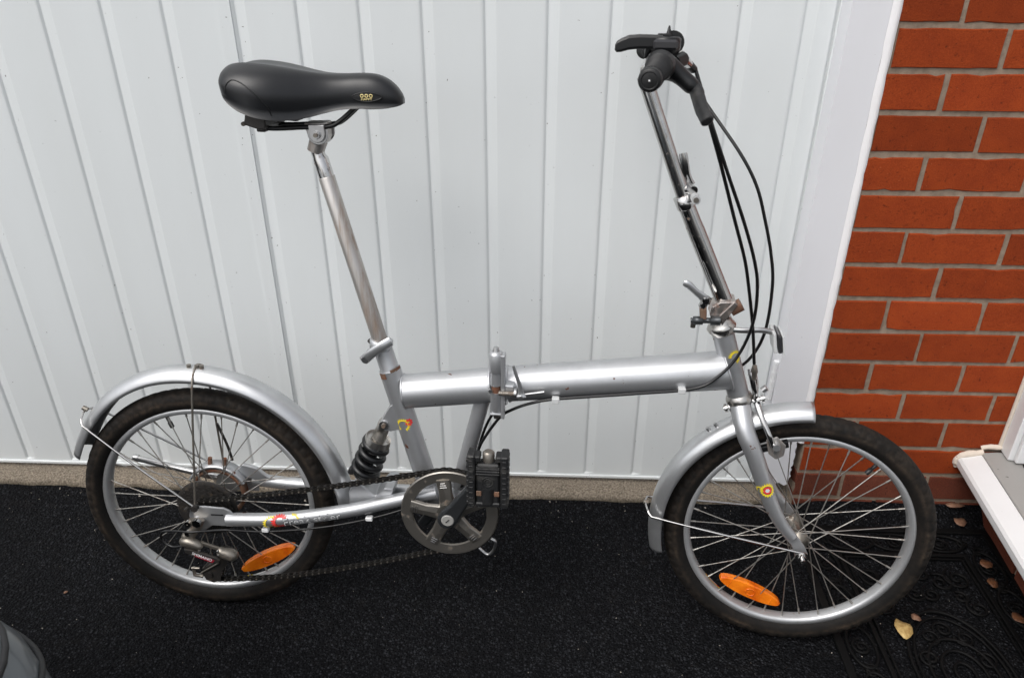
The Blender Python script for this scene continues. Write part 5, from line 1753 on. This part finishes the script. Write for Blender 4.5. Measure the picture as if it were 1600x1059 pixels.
for sgn in (1, -1):
    gp = [(0.2825, 0.0040), (0.2828, 0.0118), (0.2815, 0.0138), (0.2750, 0.0143), (0.2720, 0.0136), (0.2300, 0.0138), (0.2000, 0.0146), (0.1750, 0.0160), (0.1600, 0.0180), (0.1540, 0.0200), (0.1505, 0.0203), (0.1490, 0.0175)]
    g_ = MB().tube([barpt(sgn * w_) for w_, _ in gp], [r_ for _, r_ in gp], 26)
    gd = (barpt(sgn * 0.28) - barpt(sgn * 0.16)).normalized()
    ge1 = Vector((0, 0, 1)).cross(gd).normalized()
    ge2 = gd.cross(ge1)
    for k in range(16):
        w_ = 0.165 + k * 0.0066
        rr = lerp(0.0168, 0.0140, smooth(k / 8))
        g_.tube([barpt(sgn * w_) + (ge1 * cos(a) + ge2 * sin(a)) * rr for a in [2 * pi * i / 24 for i in range(24)]], 0.0011, 6, closed=True)
    gr_ = part(g_, 'grip', 'rubber', steer=True)
    MB().tube([barpt(sgn * 0.2826) + gd * 0.0002, barpt(sgn * 0.2826) + gd * 0.0009], 0.0030, 10).build('grip_hole', 'seam', gr_)
    MB().tube([barpt(sgn * 0.2826) + gd * 0.0010, barpt(sgn * 0.2826) + gd * 0.0014], 0.0011, 8).build('grip_hole', 'white', gr_)
    MB().tube([barpt(sgn * 0.2822) + (ge1 * cos(a) + ge2 * sin(a)) * 0.0102 + gd * 0.0004 for a in [2 * pi * i / 28 for i in range(28)]], 0.0011, 6, closed=True).build('grip_end_ring', 'rubber', gr_)
    # brake lever: clamp, perch and blade
    pc = MB()
    pc.tube([barpt(sgn * 0.146), barpt(sgn * 0.128)], 0.0175, 22)
    pc.tube(spline([V(BS + 0.004, BH - 0.001, sgn * 0.137), V(BS + 0.020, BH - 0.009, sgn * 0.136), V(BS + 0.034, BH - 0.019, sgn * 0.137), V(BS + 0.0465, BH - 0.029, sgn * 0.139)], 4), [0.0180, 0.0172, 0.0160, 0.0148, 0.0135, 0.0125, 0.0118, 0.0114, 0.0112, 0.0112, 0.0112, 0.0108, 0.0092], 16)
    bl = part(pc, 'brake_lever', 'black', steer=True)
    ld = MB()
    ld.tube(spline([V(BS + 0.040, BH - 0.022, sgn * 0.134), V(BS + 0.049, BH - 0.031, sgn * 0.142), V(BS + 0.052, BH - 0.040, sgn * 0.158), V(BS + 0.056, BH - 0.051, sgn * 0.178), V(BS + 0.0610, BH - 0.060, sgn * 0.198), V(BS + 0.0625, BH - 0.0625, sgn * 0.203)], 5), [0.0085] + [0.0096] * 8 + [0.0092] * 8 + [0.0088] * 7 + [0.0086, 0.0060], 14, flat=0.8)
    ld.build('lever_blade', 'pedal', bl)
    fe = MB()
    fe.tube([V(BS + 0.030, BH + 0.006, sgn * 0.110), V(BS + 0.040, BH - 0.002, sgn * 0.090)], [0.0075, 0.0058], 12)
    fe.build('barrel_adjuster', 'chrome', bl)
    MB().tube([V(BS + 0.040, BH - 0.002, sgn * 0.090), V(BS + 0.048, BH - 0.010, sgn * 0.078)], 0.0058, 12).build('cable_cap', 'black', bl)
    MB().tube([V(BS + 0.018, BH + 0.002, sgn * 0.128), V(BS + 0.030, BH + 0.006, sgn * 0.110)], 0.0098, 12).build('lever_neck', 'black', bl)
# thumb shifter on the near side
sf = MB()
sf.tube([barpt(0.124), barpt(0.102)], 0.0168, 22)
shift = part(sf, 'shifter', 'black', steer=True)
MB().tube([V(BS + 0.004, BH + 0.0100, 0.114), V(BS + 0.004, BH + 0.0195, 0.114), V(BS + 0.004, BH + 0.0315, 0.114), V(BS + 0.004, BH + 0.0340, 0.114)], [0.0175, 0.0215, 0.0215, 0.0190], 28).build('shifter_pod', 'black', shift)
MB().tube([V(BS + 0.0155, BH + 0.0255, 0.092), V(BS + 0.0155, BH + 0.0255, 0.076)], [0.0158, 0.0150], 24).build('shifter_pod', 'black', shift)
MB().box((BS - 0.012, -0.1385, BH + 0.0185), (BS + 0.021, -0.131, BH + 0.0315), 0.003).build('indicator_window', 'refl_clear', shift)
tl = MB()
lx = [(0.000, 0.0075), (-0.006, 0.0085), (-0.016, 0.0088), (-0.030, 0.0090), (-0.044, 0.0092), (-0.054, 0.0086), (-0.0595, 0.0070), (-0.0620, 0.0035)]
vs = []
for (dx, hh) in lx:
    for (yy, zz) in ((-0.0075, -1), (-0.0085, -0.6), (-0.0085, 0.6), (-0.0072, 1), (0.0072, 1), (0.0085, 0.6), (0.0085, -0.6), (0.0075, -1)):
        k = 0.0 if dx > -0.04 else (dx + 0.04) * 0.35
        vs.append(V(BS + dx, BH + 0.0280 + zz * hh + k, 0.122 - yy))
tl.add(vs, [(i * 8 + j, i * 8 + (j + 1) % 8, (i + 1) * 8 + (j + 1) % 8, (i + 1) * 8 + j) for i in range(len(lx) - 1) for j in range(8)], False)
tl.add(vs[:8], [tuple(range(8))], False).add(vs[-8:], [tuple(range(7, -1, -1))], False)
tl.build('thumb_lever', 'black', shift, bevel=0.0015)
MB().tube([V(BS - 0.016, BH + 0.0205, 0.118), V(BS - 0.021, BH + 0.0065, 0.118)], [0.0055, 0.0018], 8).build('release_trigger', 'black', shift)
MB().tube([V(BS + 0.009, BH + 0.0340, 0.100), V(BS + 0.009, BH + 0.0475, 0.100)], [0.0045, 0.0010], 8).build('indicator_pin', 'black', shift)
MB().box((BS - 0.006, -0.106, BH + 0.0335), (BS + 0.012, -0.094, BH + 0.0375), 0.001).build('indicator_pin', 'black', shift)
MB().tube([V(BS - 0.014, BH + 0.0110, 0.1265), V(BS - 0.014, BH + 0.0110, 0.130)], 0.0026, 8).build('shifter_screw', 'alloy', shift)

# ---- cables
def cable(ctrl, r=0.0027, m_='cable', name='cable', n=9):
    return part(MB().tube(spline(ctrl, n), r, 10), name, m_)
cable([V(0.852, 1.076, 0.082), V(0.872, 1.016, 0.098), V(0.900, 0.945, 0.092), V(0.930, 0.866, 0.080), V(0.9560, 0.800, 0.065), V(0.9715, 0.748, 0.052), V(0.9900, 0.675, 0.036), V(1.0035, 0.606, 0.024)], name='brake_cable')
cable([V(0.853, 1.072, 0.086), V(0.876, 1.012, 0.099), V(0.9080, 0.940, 0.094), V(0.9445, 0.862, 0.080), V(0.9700, 0.800, 0.068), V(0.9830, 0.752, 0.058), V(0.9880, 0.688, 0.042), V(0.9745, 0.628, 0.034), V(0.945, 0.586, 0.036), V(0.905, 0.561, 0.037), V(0.800, 0.5455, 0.036), V(0.672, 0.5290, 0.035), V(0.628, 0.5180, 0.034), V(0.598, 0.503, 0.030), V(0.574, 0.482, 0.022), V(0.545, 0.435, 0.018), V(0.533, 0.406, 0.018), V(0.522, 0.360, 0.016), V(0.500, 0.325, 0.012)], name='gear_cable')
cable([V(0.852, 1.074, -0.082), V(0.897, 1.012, -0.050), V(0.9460, 0.948, -0.010), V(0.9750, 0.900, 0.0), V(0.9945, 0.848, 0.0), V(1.0120, 0.790, 0.0), V(1.0215, 0.735, 0.0), V(1.0200, 0.655, 0.0), V(1.004, 0.598, -0.014), V(0.975, 0.565, -0.030), V(0.930, 0.548, -0.036), V(0.800, 0.532, -0.037), V(0.650, 0.514, -0.036), V(0.590, 0.497, -0.030), V(0.560, 0.470, -0.020), V(0.540, 0.428, -0.018), V(0.520, 0.350, -0.016)], name='brake_cable')
for (s_, h_) in ((0.886, 0.5575), (0.672, 0.5285)):
    MB().box((s_ - 0.0065, -0.0425, h_ - 0.0055), (s_ + 0.0065, -0.030, h_ + 0.0045), 0.0012).build('cable_clip', 'letter', main_f)
cable([V(0.440, 0.300, 0.030), V(0.340, 0.2690, 0.045), V(0.240, 0.2480, 0.056), V(0.132, 0.2340, 0.060), V(0.060, 0.2400, 0.070), V(0.000, 0.2440, 0.0865), V(-0.045, 0.2370, 0.078), V(-0.068, 0.2270, 0.072), V(-0.070, 0.2090, 0.072), V(-0.050, 0.1990, 0.076), V(-0.026, 0.2050, 0.080)], 0.0022, 'cable', 'gear_cable')
for (s_, h_) in ((0.132, 0.2395), (0.330, 0.2680)):
    MB().box((s_ - 0.0065, -0.0655 if s_ < 0.2 else -0.052, h_ - 0.004), (s_ + 0.0065, -0.055 if s_ < 0.2 else -0.042, h_ + 0.004), 0.0012).build('cable_clip', 'white', arm)
# inner wire to the band brake
cable([V(0.034, 0.322, -0.045), V(0.030, 0.36, -0.040), V(0.020, 0.410, -0.033)], 0.0026, 'oily', 'brake_cable')
